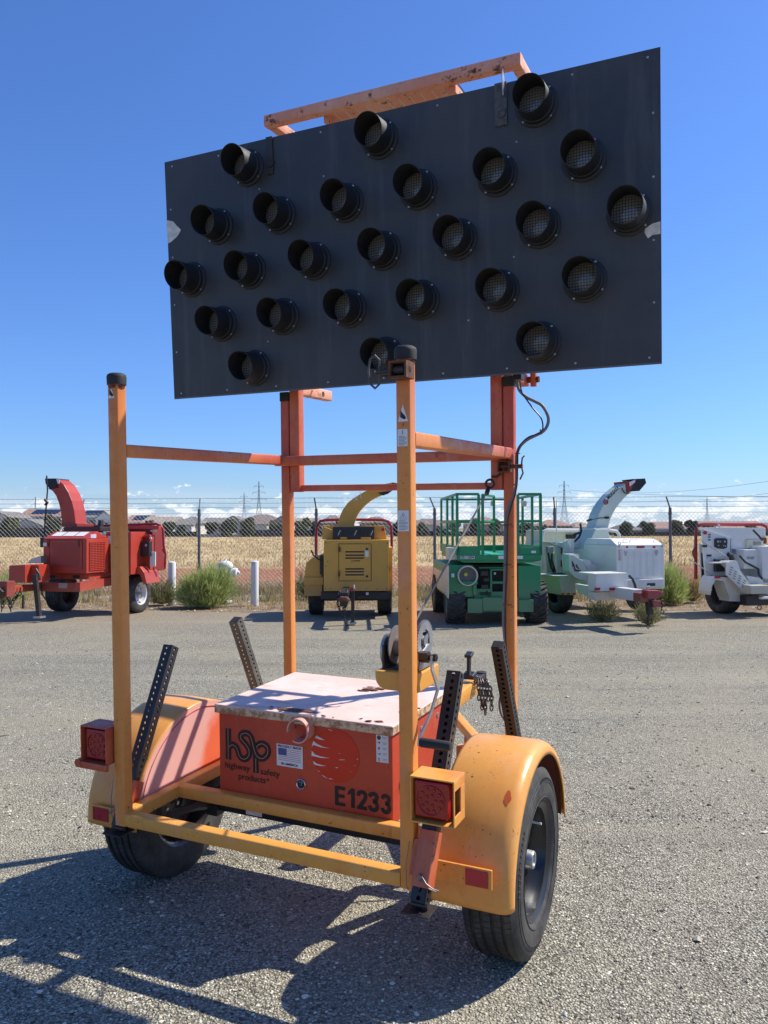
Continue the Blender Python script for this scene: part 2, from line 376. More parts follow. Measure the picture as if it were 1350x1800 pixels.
# gravel lot with a ragged far edge, its surface slightly uneven
def lot_edge(x): return 15.75+.30*math.sin(x*.55+1)+.12*math.sin(x*2.3)+.06*math.sin(x*7.1)+(.25 if x<-4 else 0)
b=MB(); nx_,ny_=220,200
def gh(x,y):
    return 0.004*noise.noise(Vector((x*1.3,y*1.3,0)))+.003*noise.noise(Vector((x*5,y*5,3)))
xs=[-40+80*i/nx_ for i in range(nx_+1)]
xs=[40*math.copysign(abs(q)**2.2,q) for q in [(-1+2*i/nx_) for i in range(nx_+1)]]
rows=[-25+ (25+1.2)*j/10 for j in range(10)]+[1.2+(1-1.2+1)*0]
fr=[j/(ny_) for j in range(ny_+1)]
vs=[]
for x in xs:
    e=lot_edge(x)
    col=[-25,-12,-5,-1,.5]+[1.3+(e-1.3)*(f**1.7) for f in fr]
    vs+=[(x,y,gh(x,y) if y<e-.01 else -.035) for y in col]
m_=5+ny_+1
b.add(vs,[(i*m_+j,(i+1)*m_+j,(i+1)*m_+j+1,i*m_+j+1) for i in range(nx_) for j in range(m_-1)])
tag(b.build('gravel_lot',M_gravel,smooth=True,angle=180),'grey crushed gravel lot under the trailer',kind='structure')
# loose stones close to the camera
def stones(n,seed,xr,yr,name,label,mat,smin,smax,zoff=0):
    rnd=random.Random(seed); b=MB()
    base=[Vector(v) for v in ((1,0,0),(-1,0,0),(0,1,0),(0,-1,0),(0,0,1),(0,0,-1),(.62,.62,.45),(-.62,.6,.45),(-.6,-.62,.5),(.62,-.6,.42))]
    fs=[(0,6,4),(6,2,4),(2,7,4),(7,1,4),(1,8,4),(8,3,4),(3,9,4),(9,0,4),(0,2,6),(2,1,7),(1,3,8),(3,0,9)]
    for k in range(n):
        y=yr[0]+(yr[1]-yr[0])*rnd.random()**1.35; hw=xr(y); x=rnd.uniform(-hw,hw)
        s=smin+(smax-smin)*rnd.random()**3; a=rnd.random()*6.28; ca,sa=math.cos(a)*s,math.sin(a)*s; q=rnd.uniform(.6,1.1); h=rnd.uniform(.35,.75)*s
        j=[rnd.uniform(.75,1.25) for _ in base]
        b.add([(x+(v.x*ca-v.y*q*sa)*w,y+(v.x*sa+v.y*q*ca)*w,gh(x,y)+zoff+h*.25+v.z*h*w) for v,w in zip(base,j)],fs)
        b.cur=0
    o=b.build(name,mat); return tag(o,label,kind='stuff')
def stone_mat():
    m,t,b=newmat('loose_stone'); g=G(t)
    gi=g.n('ShaderNodeNewGeometry'); v=gi.outputs['Random Per Island']
    g.l(g.ramp(v,[(0,(.05,.042,.036)),(.18,(.19,.17,.125)),(.5,(.40,.365,.27)),(.8,(.54,.50,.38)),(1,(.80,.76,.62))]),b.inputs['Base Color'])
    b.inputs['Roughness'].default_value=.85; return m
M_stone=stone_mat()
tag(stones(26000,3,lambda y:y*.50+.25,(1.75,4.6),'loose_gravel','loose chips of crushed stone lying on the lot',M_stone,.0022,.0085),None,None)
stones(9000,5,lambda y:y*.52+.3,(4.3,11),'loose_gravel','larger loose chips of stone farther off on the lot',M_stone,.004,.013)
stones(90,19,lambda y:y*.5,(2.0,9),'loose_gravel','few bigger stones lying about on the lot',M_stone,.012,.024)
stones(2600,9,lambda y:y*.55,(14.8,20.5),'loose_gravel','stones and clods on the bare verge below the fence',M_stone,.010,.035,-.02)
# ---------------------------------------------------------------- dry grass and weeds
def blade_mat(name,cs):
    m,t,b=newmat(name); g=G(t); gi=g.n('ShaderNodeNewGeometry'); n=len(cs)
    g.l(g.ramp(gi.outputs['Random Per Island'],[(i/(n-1),c) for i,c in enumerate(cs)]),b.inputs['Base Color'])
    b.inputs['Roughness'].default_value=.8; b.inputs['Specular IOR Level'].default_value=.15
    tr=g.n('ShaderNodeBsdfTranslucent'); g.l(g.ramp(gi.outputs['Random Per Island'],[(i/(n-1),c) for i,c in enumerate(cs)]),tr.inputs[0])
    mx=g.n('ShaderNodeMixShader'); mx.inputs[0].default_value=.3; out=[x for x in t.nodes if x.type=='OUTPUT_MATERIAL'][0]
    g.l(b.outputs[0],mx.inputs[1]); g.l(tr.outputs[0],mx.inputs[2]); g.l(mx.outputs[0],out.inputs[0]); return m
M_dry=blade_mat('dry_grass_blades',[(.30,.20,.09),(.48,.35,.16),(.60,.46,.24),(.40,.30,.15)])
M_weed=blade_mat('green_weed_leaves',[(.24,.30,.07),(.40,.48,.15),(.56,.62,.26),(.46,.46,.20)])
M_weed2=blade_mat('grey_green_weed',[(.16,.16,.07),(.26,.25,.12),(.36,.33,.18)])
M_leaf=blade_mat('dark_tree_leaves',[(.040,.052,.022),(.075,.090,.036),(.12,.135,.06)])
M_leaf2=blade_mat('olive_tree_leaves',[(.06,.068,.024),(.11,.12,.045),(.17,.17,.07)])
M_bark=plain('bark',(.10,.07,.05),.9,scale=6,bump=.4)
def blades(b,rnd,x,y,z,n,h,spread,w):
    for _ in range(n):
        a=rnd.random()*6.283; r=spread*rnd.random(); hh=h*rnd.uniform(.45,1.1); lean=rnd.uniform(.05,.55)*hh
        bx=x+r*math.cos(a); by=y+r*math.sin(a); a2=rnd.random()*6.283; wx=w*math.cos(a2); wy=w*math.sin(a2)
        tx=bx+lean*math.cos(a); ty=by+lean*math.sin(a)
        b.add([(bx-wx,by-wy,z),(bx+wx,by+wy,z),(tx,ty,z+hh)],[(0,1,2)])
def grassfield(name,label,seed,n,yr,hw,h,spread,w,mat,per,z=-.03,excl=None):
    rnd=random.Random(seed); b=MB(); k=0
    while k<n:
        y=rnd.uniform(*yr) ; x=rnd.uniform(-hw*y,hw*y)
        if noise.noise(Vector((x*.35,y*.35,seed)))<rnd.uniform(-.45,.35): k+=.25; continue
        if excl and excl(x,y): k+=.2; continue
        blades(b,rnd,x,y,z,per,h*rnd.uniform(.6,1.2),spread,w); k+=1
    return tag(b.build(name,mat),label,kind='stuff')
grassfield('dry_grass','dry yellow weeds standing along the foot of the chain link fence',11,1500,(18.3,22.5),.56,.26,.14,.008,M_dry,9)
grassfield('dry_grass','straw coloured tufts on the verge behind the parked machines',12,800,(16.0,18.6),.56,.13,.12,.007,M_dry,8)
grassfield('green_weeds','low green weeds scattered along the fence foot',13,420,(17.6,21.5),.56,.30,.16,.009,M_weed2,12)
grassfield('golden_grass','golden dry grass covering the field behind the fence',14,4200,(33,75),.55,.30,.6,.016,M_dry,7)
grassfield('golden_grass','far golden dry grass of the field before the houses',15,2200,(75,140),.55,.38,1.3,.035,M_dry,7)
grassfield('clod_weeds','sparse dry weeds on the reddish soil behind the fence',16,230,(22,34),.55,.22,.25,.012,M_dry,8)
def bush(name,label,cat,x,y,z,rx,ry,h,n,mat,seed,blade=.15,w=.006,base=.25,group=None):
    """rounded weed: wiry twigs from one root, fine upright leaves through the whole crown"""
    rnd=random.Random(seed); root=empty(name,(x,y,z)); tag(root,label,cat,group)
    b=MB(); st=MB()
    tips=[]
    for k in range(70):
        a=rnd.random()*6.283; e=rnd.uniform(.15,1.0); q=rnd.uniform(.6,1)
        tip=Vector((rx*math.cos(a)*math.sqrt(1-(e*.92)**2)*q,ry*math.sin(a)*math.sqrt(1-(e*.92)**2)*q,h*e*q+.04))
        p=[Vector((0,0,0)),tip*.5+Vector((0,0,-.05*h)),tip]; st.tube(p,.004,3); tips.append(tip)
    for k in range(n):
        t=rnd.choice(tips); f=rnd.uniform(.35,1.0)**.7; c=t*f+Vector((rnd.gauss(0,rx*.11),rnd.gauss(0,ry*.11),rnd.gauss(0,h*.08)))
        if c.z<0: c.z=abs(c.z)*.5
        out=Vector((c.x/rx,c.y/ry,.55+c.z/h))+Vector((rnd.gauss(0,.35),rnd.gauss(0,.35),rnd.gauss(0,.25))); out.normalize()
        side=out.cross(Vector((rnd.gauss(0,1),rnd.gauss(0,1),rnd.gauss(0,1)))).normalized()*w; l=blade*rnd.uniform(.4,1.2)
        b.add([c-side,c+side,c+out*l],[(0,1,2)])
    cr=b.build('foliage',mat,root); tag(cr,kind='stuff'); st.build('stem',M_weed2,root); return root
bush('green_bush','round bright green bush hiding the fire hydrant between two white bollards','bush',-3.68,16.55,0,.62,.5,.86,15000,M_weed,21,.15,.0065)
bush('green_bush','green bush behind the tongue of the white wood chipper','bush',6.05,17.0,0,.45,.45,.85,9000,M_weed,22,.14,.006)
bush('small_weed','leafy grey green weed in the gravel under the red coupler','weed',4.38,13.2,0,.30,.25,.42,1500,M_weed2,23,.08,.005)
bush('small_weed','low green weed below the toolbox of the white wood chipper','weed',3.75,13.75,0,.36,.25,.38,1400,M_weed2,24,.09,.005)
bush('roadside_weed','wispy green weed at the left edge behind the red toolbox','weed',-8.35,17.4,0,.6,.5,.75,4500,M_weed,25,.15,.005)
bush('roadside_weed','loose brownish weed beside the white wheel of the red chipper','weed',-4.75,17.0,0,.35,.35,.55,2500,M_weed2,26,.13,.005)
bush('roadside_weed','dry brown weed behind the last white chipper wheel','weed',6.75,17.4,0,.35,.3,.55,2500,M_dry,27,.13,.005)
bush('roadside_weed','tall thin weed right of the right bollard','weed',-1.75,18.3,0,.35,.3,.65,1800,M_weed2,28,.15,.005)
# ---------------------------------------------------------------- fence
M_galv=plain('weathered_galvanised_post',(.17,.17,.17),.6,.3,scale=15)
M_wire=plain('fence_wire',(.40,.41,.42),.6,.2)
FY0=20.6; FS=-.045   # fence depth at x=0 and its slope
def fy(x): return FY0+FS*x
fence=empty('chain_link_fence',(0,FY0,0)); tag(fence,'long grey chain link fence topped with three barbed wires','fence')
posts_u=[-65,143,350,556,764,975,1178,1388]
pxs=[]
for u in posts_u:
    k=(u-675)/F; x=k*FY0/(1-k*FS); pxs.append(x)
zt=2.04
for i,x in enumerate(pxs):
    q=MB().cyl((x,fy(x)-FY0,-.03),(x,fy(x)-FY0,zt+.08),.038,12).cyl((x,fy(x)-FY0,zt-.1),(x,fy(x)-FY0,zt-.02),.046,12).build('post',M_galv,fence,smooth=True)
    lean=[-.10,.12,.05,-.04,-.13,-.05,-.14,-.1][i]
    MB().beam((x,fy(x)-FY0,zt+.06),(x+lean,fy(x)-FY0-.12,zt+.36),.035,.02).build('barb_arm',M_galv if i>2 else M_white if i in(1,2) else M_galv,q)
pw=pxs[3]-pxs[2]; ncol=28; cw=pw/ncol; nr=int(round(2.02/cw)); ch=2.02/nr
mb=MB()
def strand(m,pts,r,hor=False):   # light three-sided wire
    rings=[]
    for p in pts:
        p=Vector(p); rings.append([p+Vector((0,0,-r)),p+Vector((0,r*.87,r*.5)),p+Vector((0,-r*.87,r*.5))] if hor else [p+Vector((0,-r,0)),p+Vector((r*.87,r*.5,0)),p+Vector((-r*.87,r*.5,0))])
    m.loft(rings,True,False)
for c in range(ncol):
    for sgn in (1,-1):
        pts=[(c*cw+cw/2+sgn*(cw/2)*(1 if r%2 else -1),sgn*.004,r*ch/1) for r in range(nr+1)]
        strand(mb,pts,.0042)
mesh0=None
for i in range(len(pxs)-1):
    x0=pxs[i]; wv=pxs[i+1]-x0
    if mesh0 is None: o=mb.build('mesh_panel',M_wire,fence); mesh0=o.data; o['kind']='stuff'
    else: o=D.objects.new('mesh_panel',mesh0); COL.objects.link(o); o.parent=fence; o['kind']='stuff'
    o.location=(x0,fy(x0)-FY0,0.0); o.scale=(wv/pw,1,1); o.rotation_euler=(0,0,math.atan(FS))
rnd=random.Random(4)
for k,(dz,dx,dy) in enumerate(((.12,.0,-.03),(.24,.0,-.07),(.36,.0,-.12))):
    pts=[]; w=MB()
    for i in range(len(pxs)-1):
        for j in range(8):
            f=j/8; x=pxs[i]*(1-f)+pxs[i+1]*f; pts.append((x,fy(x)-FY0+dy,zt+dz-.05*f*(1-f)))
    strand(w,[(p[0],p[1],p[2]) for p in pts],.0062,True)
    x=pxs[0]
    while x<pxs[-1]:
        w.beam((x,fy(x)-FY0+dy-.01,zt+dz-.028),(x+.012,fy(x)-FY0+dy+.01,zt+dz+.022),.003); x+=.14
    w.build('barbed_wire',M_wire,fence)
for z in (.06,2.0): strand(w:=MB(),[(x,fy(x)-FY0,z) for x in pxs],.004,True); w.build('tension_wire',M_wire,fence)
# ---------------------------------------------------------------- houses
M_walls=[plain('cream_stucco',(.60,.55,.46),.9,var=.05),plain('grey_stucco',(.40,.38,.35),.9,var=.05),plain('white_stucco',(.74,.71,.65),.9,var=.05),plain('brown_stucco',(.33,.27,.22),.9,var=.05)]
def roofmat(name,c):
    m,t,b=newmat(name); g=G(t); o=g.oc(); s=g.n('ShaderNodeSeparateXYZ'); g.l(o,s.inputs[0])
    r=g.m('ABSOLUTE',g.m('SINE',g.m('MULTIPLY',s.outputs[2],11)))
    c1=g.mix(g.mr(g.noise(o,1.5,6,.7),.35,.65),tuple(x*.7 for x in c),tuple(x*1.25 for x in c)); c1=g.mix(g.m('MULTIPLY',g.mr(r,0,.35,1,0),.5),c1,tuple(x*.4 for x in c))
    g.l(c1,b.inputs['Base Color']); b.inputs['Roughness'].default_value=.85; return m
M_roofs=[roofmat('red_tile_roof',(.34,.20,.15)),roofmat('grey_tile_roof',(.20,.18,.16)),roofmat('tan_tile_roof',(.33,.26,.20)),roofmat('brown_tile_roof',(.21,.155,.125))]
M_win=plain('window_glass',(.05,.06,.075),.08,var=.1)
M_trim=plain('white_trim',(.7,.68,.64),.7)
M_solar=plain('solar_glass',(.012,.014,.022),.15)
def house(u0,u1,vr,ve,label,wall,roof,Yd,kind='gable',base=-.05,solar=False,win=2,depth=10,front=None,ridge_dir='x'):
    """u0,u1 = wall extent in the photo, vr/ve = ridge and eaves heights in the photo, Yd = distance"""
    px=Yd/F; x0=(u0-675)*px; x1=(u1-675)*px; zr=H-(vr-928)*px; ze=H-(ve-928)*px; cx=(x0+x1)/2; hw=(x1-x0)/2
    root=empty('house',(cx,Yd,0)); tag(root,label,'house','houses beyond the field')
    MB().box(-hw,hw,0,depth,base,ze).build('wall',M_walls[wall],root)
    ov=.5; r=MB(); e=ze-.02; zt_=zr
    if kind=='gable':   # ridge runs left-right
        A=[(-hw-ov,-ov,e),(-hw-ov,depth+ov,e),(-hw-ov,depth/2,zt_)]
        r.prism(A,(2*hw+2*ov,0,0))
    elif kind=='front': # gable end faces the camera
        A=[(-hw-ov,-ov,e),(hw+ov,-ov,e),(0,-ov,zt_)]
        r.prism(A,(0,depth+2*ov,0)); MB().prism([(-hw,-.02,e),(hw,-.02,e),(0,-.02,zt_-.35*(zt_-e)/3-.1)],(0,-.55,0)).build('gable_wall',M_walls[wall],root)
    else:
        q=min(hw*.75,depth/2)
        vs=[(-hw-ov,-ov,e),(hw+ov,-ov,e),(hw+ov,depth+ov,e),(-hw-ov,depth+ov,e),(-hw-ov+q+ov,depth/2,zt_),(hw+ov-q-ov,depth/2,zt_)]
        r.add(vs,[(0,1,5,4),(1,2,5),(2,3,4,5),(3,0,4),(3,2,1,0)])
    ro=r.build('roof',M_roofs[roof],root)
    if kind!='front': MB().box(-hw-ov,hw+ov,-ov-.06,-ov,e-.18,e+.04).build('fascia',M_trim if wall!=3 else M_walls[3],root)
    if solar:
        sl=(zt_-e)/(depth/2+ov)
        for a in range(3):
            w_=hw*.22; xx=-hw*.35+a*w_*2.1
            y0,y1=1.0,depth/2-.8
            MB().add([(xx-w_,y0,e+(y0+ov)*sl+.12),(xx+w_,y0,e+(y0+ov)*sl+.12),(xx+w_,y1,e+(y1+ov)*sl+.12),(xx-w_,y1,e+(y1+ov)*sl+.12)],[(0,1,2,3)]).build('solar_panel',M_solar,root,solid=.06)
    rn=random.Random(int(u0)+9)
    nst=2 if ze>4 else 1
    for f in range(nst):
        zc=ze-1.35-f*2.7
        if zc<.6: continue
        for k in range(win):
            xx=-hw+(k+.5)*2*hw/win+rn.uniform(-.3,.3); ww=rn.choice((.5,.7,.9)); hh=rn.choice((.5,.65))
            w_=MB().box(xx-ww-.12,xx+ww+.12,-.10,-.0,zc-hh-.12,zc+hh+.12).build('window',M_trim,root)
            MB().box(xx-ww,xx+ww,-.13,-.10,zc-hh,zc+hh).build('pane',M_win,w_)
    if front:   # lower wing in front with its own roof
        fx0,fx1,fz=front; a=-hw+fx0*2*hw; c=-hw+fx1*2*hw
        MB().box(a,c,-4,-.01,base,fz).build('garage_wall',M_walls[wall],root)
        MB().add([(a-.4,-4.5,fz-.02),(c+.4,-4.5,fz-.02),(c+.1,-.02,fz+1.3),(a-.1,-.02,fz+1.3),(a-.4,-4.5,fz-.12),(c+.4,-4.5,fz-.12),(c+.1,-.02,fz-.1),(a-.1,-.02,fz-.1)],[(0,1,2,3),(0,4,5,1),(1,5,6,2),(3,7,4,0),(4,7,6,5)]).build('garage_roof',M_roofs[roof],root)
    return root
HS=[
(-30,18,897,909,'pale gabled house cut by the left edge of the photo, leftmost of the row',0,1,170,'front',False,2,None),
(36,104,893,906,'two storey house with red tile roof and solar panels, behind the red chute',1,0,185,'gable',True,3,None),
(22,74,911,923,'low grey gabled house in front of the red roofed one, at far left',1,1,160,'front',False,1,None),
(-10,34,902,914,'red tiled house seen between the left edge and the solar roof',2,0,210,'gable',False,2,None),
(132,176,895,908,'grey roofed house with solar panels right of the red chute',1,1,185,'gable',True,2,None),
(168,200,897,912,'narrow white gable house just left of the rear left post',2,2,178,'front',False,1,None),
(222,258,904,917,'house with red tiles and solar panels right of the rear left post',0,0,185,'gable',True,2,None),
(252,306,907,918,'tan roofed house with white gable above the tail of the red chipper',2,2,180,'gable',False,3,(.6,1,2.2)),
(312,348,907,919,'grey roofed house left of the second fence post, low wing in front',0,1,175,'hip',False,2,(.1,.9,2.4)),
(356,400,909,919,'grey house with white trim left of the two round dark trees',1,1,185,'gable',False,2,None),
(390,428,906,917,'dark roofed house behind the two round dark trees',1,3,200,'front',False,1,None),
(424,490,903,914,'big two storey house with brown hip roof and bright windows left of the orange mast',0,3,180,'hip',False,3,(.35,.75,2.5)),
(484,506,906,915,'brown gabled house half hidden by the left orange mast',3,2,175,'front',False,1,None),
(518,556,910,919,'pale house with tan roof just right of the left orange mast',0,2,180,'gable',False,2,(.3,1,2.3)),
(562,604,905,919,'dark gabled house behind the yellow chute',3,1,190,'hip',False,2,None),
(632,688,908,919,'dark peaked house right of the yellow chute',3,3,190,'hip',False,2,None),
(734,790,914,924,'pale house with brown roof left of the green scissor lift',0,3,175,'gable',False,3,(.1,.5,2.3)),
(822,885,909,922,'brown hip roofed house behind the rails of the green lift',3,0,175,'hip',False,3,None),
(950,1006,914,925,'brown roofed house below the pylon on the right',3,0,175,'hip',False,3,None),
(1008,1046,918,928,'low brown roofed house left of the white chute base',3,2,185,'hip',False,2,None),
(1088,1132,922,933,'low dark house with a grey hip roof behind the white engine cover',3,1,165,'hip',False,2,None),
(1146,1200,918,930,'red brown roofed house behind the fence post right of the white chipper',1,0,170,'gable',False,2,None),
(1196,1240,922,931,'grey brown house between the two white chippers',3,3,175,'hip',False,2,None),
(1236,1345,917,930,'long red roofed house above the last white chipper',1,0,180,'gable',False,4,None),
(1350,1420,920,931,'house at the far right beyond the photo edge',0,3,180,'gable',False,2,None),
]
for u0,u1,vr,ve,lab,wl,rf,Yd,kd,so_,wn_,fr_ in HS: house(u0,u1,vr,ve,lab,wl,rf,Yd,kd,solar=so_,win=wn_,front=fr_)
# boundary walls and timber fences in front of the houses
M_wood=plain('dark_timber',(.075,.058,.050),.9,var=.25,scale=.8)
M_bwall=plain('pale_block_wall',(.40,.37,.33),.9,var=.1,scale=.5)
def boundary(u0,u1,Yd,h,mat,label,name='timber_fence',n=10):
    px=Yd/F; x0=(u0-675)*px; x1=(u1-675)*px; root=empty(name,((x0+x1)/2,Yd,0)); tag(root,label,'fence'); hw=(x1-x0)/2
    k=max(2,int(2*hw/2.4)); pw_=2*hw/k; p0=None
    for i in range(k):
        if p0 is None: p0=MB().box(.03,pw_-.03,-.04,.04,-.05,h).build('panel',mat,root); p0.location=(-hw,0,0); continue
        o=p0.copy(); COL.objects.link(o); o.location=(-hw+i*pw_,0,random.uniform(-.06,.06))
    for i in range(0,k+1,2): MB().box(-hw+i*pw_-.08,-hw+i*pw_+.08,-.08,.08,-.05,h+.1).build('post',mat,root)
boundary(-40,92,150,1.75,M_wood,'dark timber fence before the leftmost houses')
boundary(200,345,158,1.0,M_wood,'dark timber fence behind the dry field left of the second post')
boundary(346,440,150,.5,M_bwall,'low pale wall along the field below the grey houses','low_wall')
boundary(440,640,152,1.25,M_wood,'dark timber fence below the big hip roofed house')
boundary(690,1010,158,.9,M_wood,'dark timber fence beyond the green lift')
boundary(1080,1400,150,.7,M_wood,'dark timber fence at the right end of the row of houses')
# ---------------------------------------------------------------- trees
def tree(u,vt,vb,r_px,Yd,label,mat,seed,n=2400,shape=1.0,group='trees among the houses'):
    px=Yd/F; x=(u-675)*px; zt_=H-(vt-928)*px; r=r_px*px; root=empty('tree',(x,Yd,-.03)); tag(root,label,'tree',group)
    rn=random.Random(seed); cz=max(zt_-r*shape,zt_*.45); b=MB(); t=MB()
    t.tube([(0,0,0),(.05,0,cz*.6),(.1,.05,cz)],.2,6,rr=[.22,.16,.08]); blobs=[]
    for k in range(9):
        a=rn.random()*6.28; q=r*rn.uniform(.25,.62); e=rn.uniform(-.6,.95)
        c=Vector((q*math.cos(a),q*math.sin(a),cz+e*r*shape*.75)); blobs.append((c,r*rn.uniform(.20,.48))); t.tube([(.05,0,cz*.6),tuple(c*.6+Vector((0,0,cz*.25))),tuple(c)],.06,4,rr=[.1,.06,.03])
    for k in range(n):
        c,rr=rn.choice(blobs); d=Vector((rn.gauss(0,1),rn.gauss(0,1),rn.gauss(0,1))).normalized()*rr*rn.uniform(.6,1.12)
        p=c+d; p.z=max(.15,p.z); s=rn.uniform(.14,.32)*(r/2.2)**.5; u1=Vector((rn.gauss(0,1),rn.gauss(0,1),rn.gauss(0,1))).normalized(); u2=u1.orthogonal().normalized()
        b.add([p+u1*s,p+u2*s*.6,p-u1*s,p-u2*s*.6],[(0,1,2,3)])
    b.build('crown',mat,root); t.build('trunk',M_bark,root)
TR=[(20,906,938,16,'palm like pale green tree at the left edge before the gabled house',M_leaf2),
(92,906,937,17,'dark tree between the solar roofed house and the red chute',M_leaf),
(262,911,936,9,'small olive tree before the tan roofed house',M_leaf2),(296,914,938,16,'dark tree above the tail of the red chipper',M_leaf),
(318,922,940,12,'low dark shrub before the low grey wing',M_leaf),
(372,921,942,14,'dark green shrub right of the second fence post',M_leaf),
(403,913,941,20,'left one of the two big round dark trees',M_leaf),(438,911,941,19,'right one of the two big round dark trees',M_leaf),
(485,920,942,14,'dark round tree against the left orange mast',M_leaf),(533,909,943,16,'olive green tree right of the left orange mast',M_leaf2),
(556,918,944,12,'dark tree left of the red hoop of the yellow chipper',M_leaf),(700,915,944,16,'dark tree behind the rear right post',M_leaf),
(745,919,946,12,'small olive tree left of the green lift',M_leaf2),(800,915,946,13,'dark tree at the left rail of the green lift',M_leaf),
(838,918,947,18,'dark broad tree seen through the green rails',M_leaf),(868,914,947,15,'olive tree beside the right orange mast',M_leaf2),
(925,916,948,17,'dark tree right of the right orange mast',M_leaf),(950,920,948,14,'olive tree under the pylon',M_leaf2),
(1100,918,950,14,'yellowish tree behind the white chute',M_leaf2),(1140,920,952,16,'dark tree left of the fence post by the white chipper',M_leaf),
(1190,918,952,16,'olive tree right of the fence post by the white chipper',M_leaf2),(1216,914,952,14,'tall dark tree left of the dark red hoop',M_leaf),
(1246,920,952,13,'dark tree behind the dark red hoop',M_leaf),(168,914,938,14,'dark tree behind the right side of the red engine cover',M_leaf),
(600,914,944,12,'dark tree right of the yellow chute base',M_leaf),(655,916,944,13,'olive tree behind the yellow hopper',M_leaf2),(770,921,946,11,'low dark tree at the fence post by the green lift',M_leaf),
(1040,921,950,12,'dark tree at the white chute base',M_leaf),(1320,918,952,14,'olive tree far right behind the last chipper',M_leaf2)]
for i,(u,vt,vb,r,lab,mt) in enumerate(TR): tree(u,vt,vb,r,[150,147,153][i%3],lab,mt,100+i)
# ---------------------------------------------------------------- pylons and lines
M_pyl=plain('pylon_steel',(.30,.32,.34),.6,.3)
def pylon(u,vt,Yd,label,arms=((.62,.16),(.76,.13),(.89,.10))):
    px=Yd/F; x=(u-675)*px; hgt=H-(vt-928)*px; root=empty('pylon',(x,Yd,0)); tag(root,label,'pylon')
    b=MB(); w0,w1=hgt*.085,hgt*.018
    def W(f): return w0+(w1-w0)*min(1,f/.6) if f<.6 else w1*(1-.7*(f-.6)/.4)
    fs=[0,.15,.29,.41,.51,.60,.68,.76,.84,.92,1]
    th=hgt*.0045
    for a,c in ((1,1),(-1,1),(-1,-1),(1,-1)):
        for i in range(len(fs)-1):
            b.beam((a*W(fs[i]),c*W(fs[i]),fs[i]*hgt),(a*W(fs[i+1]),c*W(fs[i+1]),fs[i+1]*hgt),th)
    for i in range(len(fs)-1):
        p,q=W(fs[i]),W(fs[i+1])
        for s in (1,-1):
            b.beam((-p,s*p,fs[i]*hgt),(q,s*q,fs[i+1]*hgt),th*.7); b.beam((p,s*p,fs[i]*hgt),(-q,s*q,fs[i+1]*hgt),th*.7)
            b.beam((s*p,-p,fs[i]*hgt),(s*q,q,fs[i+1]*hgt),th*.7)
        b.beam((-q,-q,fs[i+1]*hgt),(q,-q,fs[i+1]*hgt),th*.7)
    b.build('lattice_tower',M_pyl,root)
    for f,wd_ in arms:
        c=MB()
        for s in (1,-1):
            c.beam((0,0,f*hgt),(s*wd_*hgt,0,f*hgt+.01*hgt),th*.9); c.beam((0,0,(f+.045)*hgt),(s*wd_*hgt,0,f*hgt+.012*hgt),th*.8)
            c.beam((s*wd_*hgt,0,f*hgt+.01*hgt),(s*wd_*hgt,0,(f-.035)*hgt),th*1.0)
        c.build('cross_arm',M_pyl,root)
    return x,Yd,hgt
P1=pylon(455,846,760,'tall lattice pylon, the left and larger of the pair left of the orange mast'.replace('left and larger','larger'))
P2=pylon(429,866,1050,'smaller farther pylon left of the larger one near the orange mast')
P3=pylon(992,846,760,'lattice pylon right of the green scissor lift')
P4=pylon(62,872,1300,'faint far pylon above the houses near the left edge')
P5=pylon(137,880,1500,'faintest far pylon above the red chipper')
P6=pylon(1243,876,2000,'faint far pylon above the right hand fence')
def line(p,q,label,sag=6,r=.11):
    p=Vector(p); q=Vector(q); pts=[p.lerp(q,i/24)-Vector((0,0,sag*4*(i/24)*(1-i/24))) for i in range(25)]
    o=MB().tube(pts,r,4).build('power_line',M_pyl); tag(o,label,'power line')
def W3(u,v,Yd): return Vector(((u-675)/F*Yd,Yd,H-(v-928)/F*Yd))
line(W3(1000,862,760),W3(1500,870,420).lerp(W3(1000,862,760),-.2),'power line running right from the right pylon just above the barbed wire',3)
line(W3(1085,866,900),W3(1400,840,500),'upper power line slanting up to the right edge',4)
line(W3(1150,880,900),W3(1400,862,500),'lower power line slanting up to the right edge',3)
# ================================================================ THE ARROW BOARD TRAILER
T=empty('arrow_board_trailer',M=TM); tag(T,'orange arrow board trailer with black lamp panel raised on twin masts, in the foreground','trailer')
w=.0509; A=.6547; Rr=-.4423; ZB=.4352; TMs=.8166; MS=.647
def P(mb,name,mat=None,parent=T,**k): return mb.build(name,mat,parent,**k)
def sq(p,q,ww=w,h=None,up=(0,0,1)): return MB().beam(p,q,ww,h,up,r=.006)
cs=A-w/2; ct=Rr+w/2
# rear posts
for s in (1,-1):
    po=P(sq((s*cs,ct,ZB),(s*cs,ct,2.216),up=(0,1,0)),'rear_post',M_post,smooth=True,angle=50)
    cap=MB().lathe([(0,.0375),(.030,.0385),(.040,.036),(.046,.026),(.048,.0)],(s*cs,ct,2.205),(0,0,1),24); P(cap,'post_cap',M_rubber,po,smooth=True,angle=60)
    P(MB().lathe([(0,.030),(.012,.034),(.012,.028)],(s*cs,ct,2.19),(0,0,1),16),'weld_collar',M_rust,po,smooth=True)
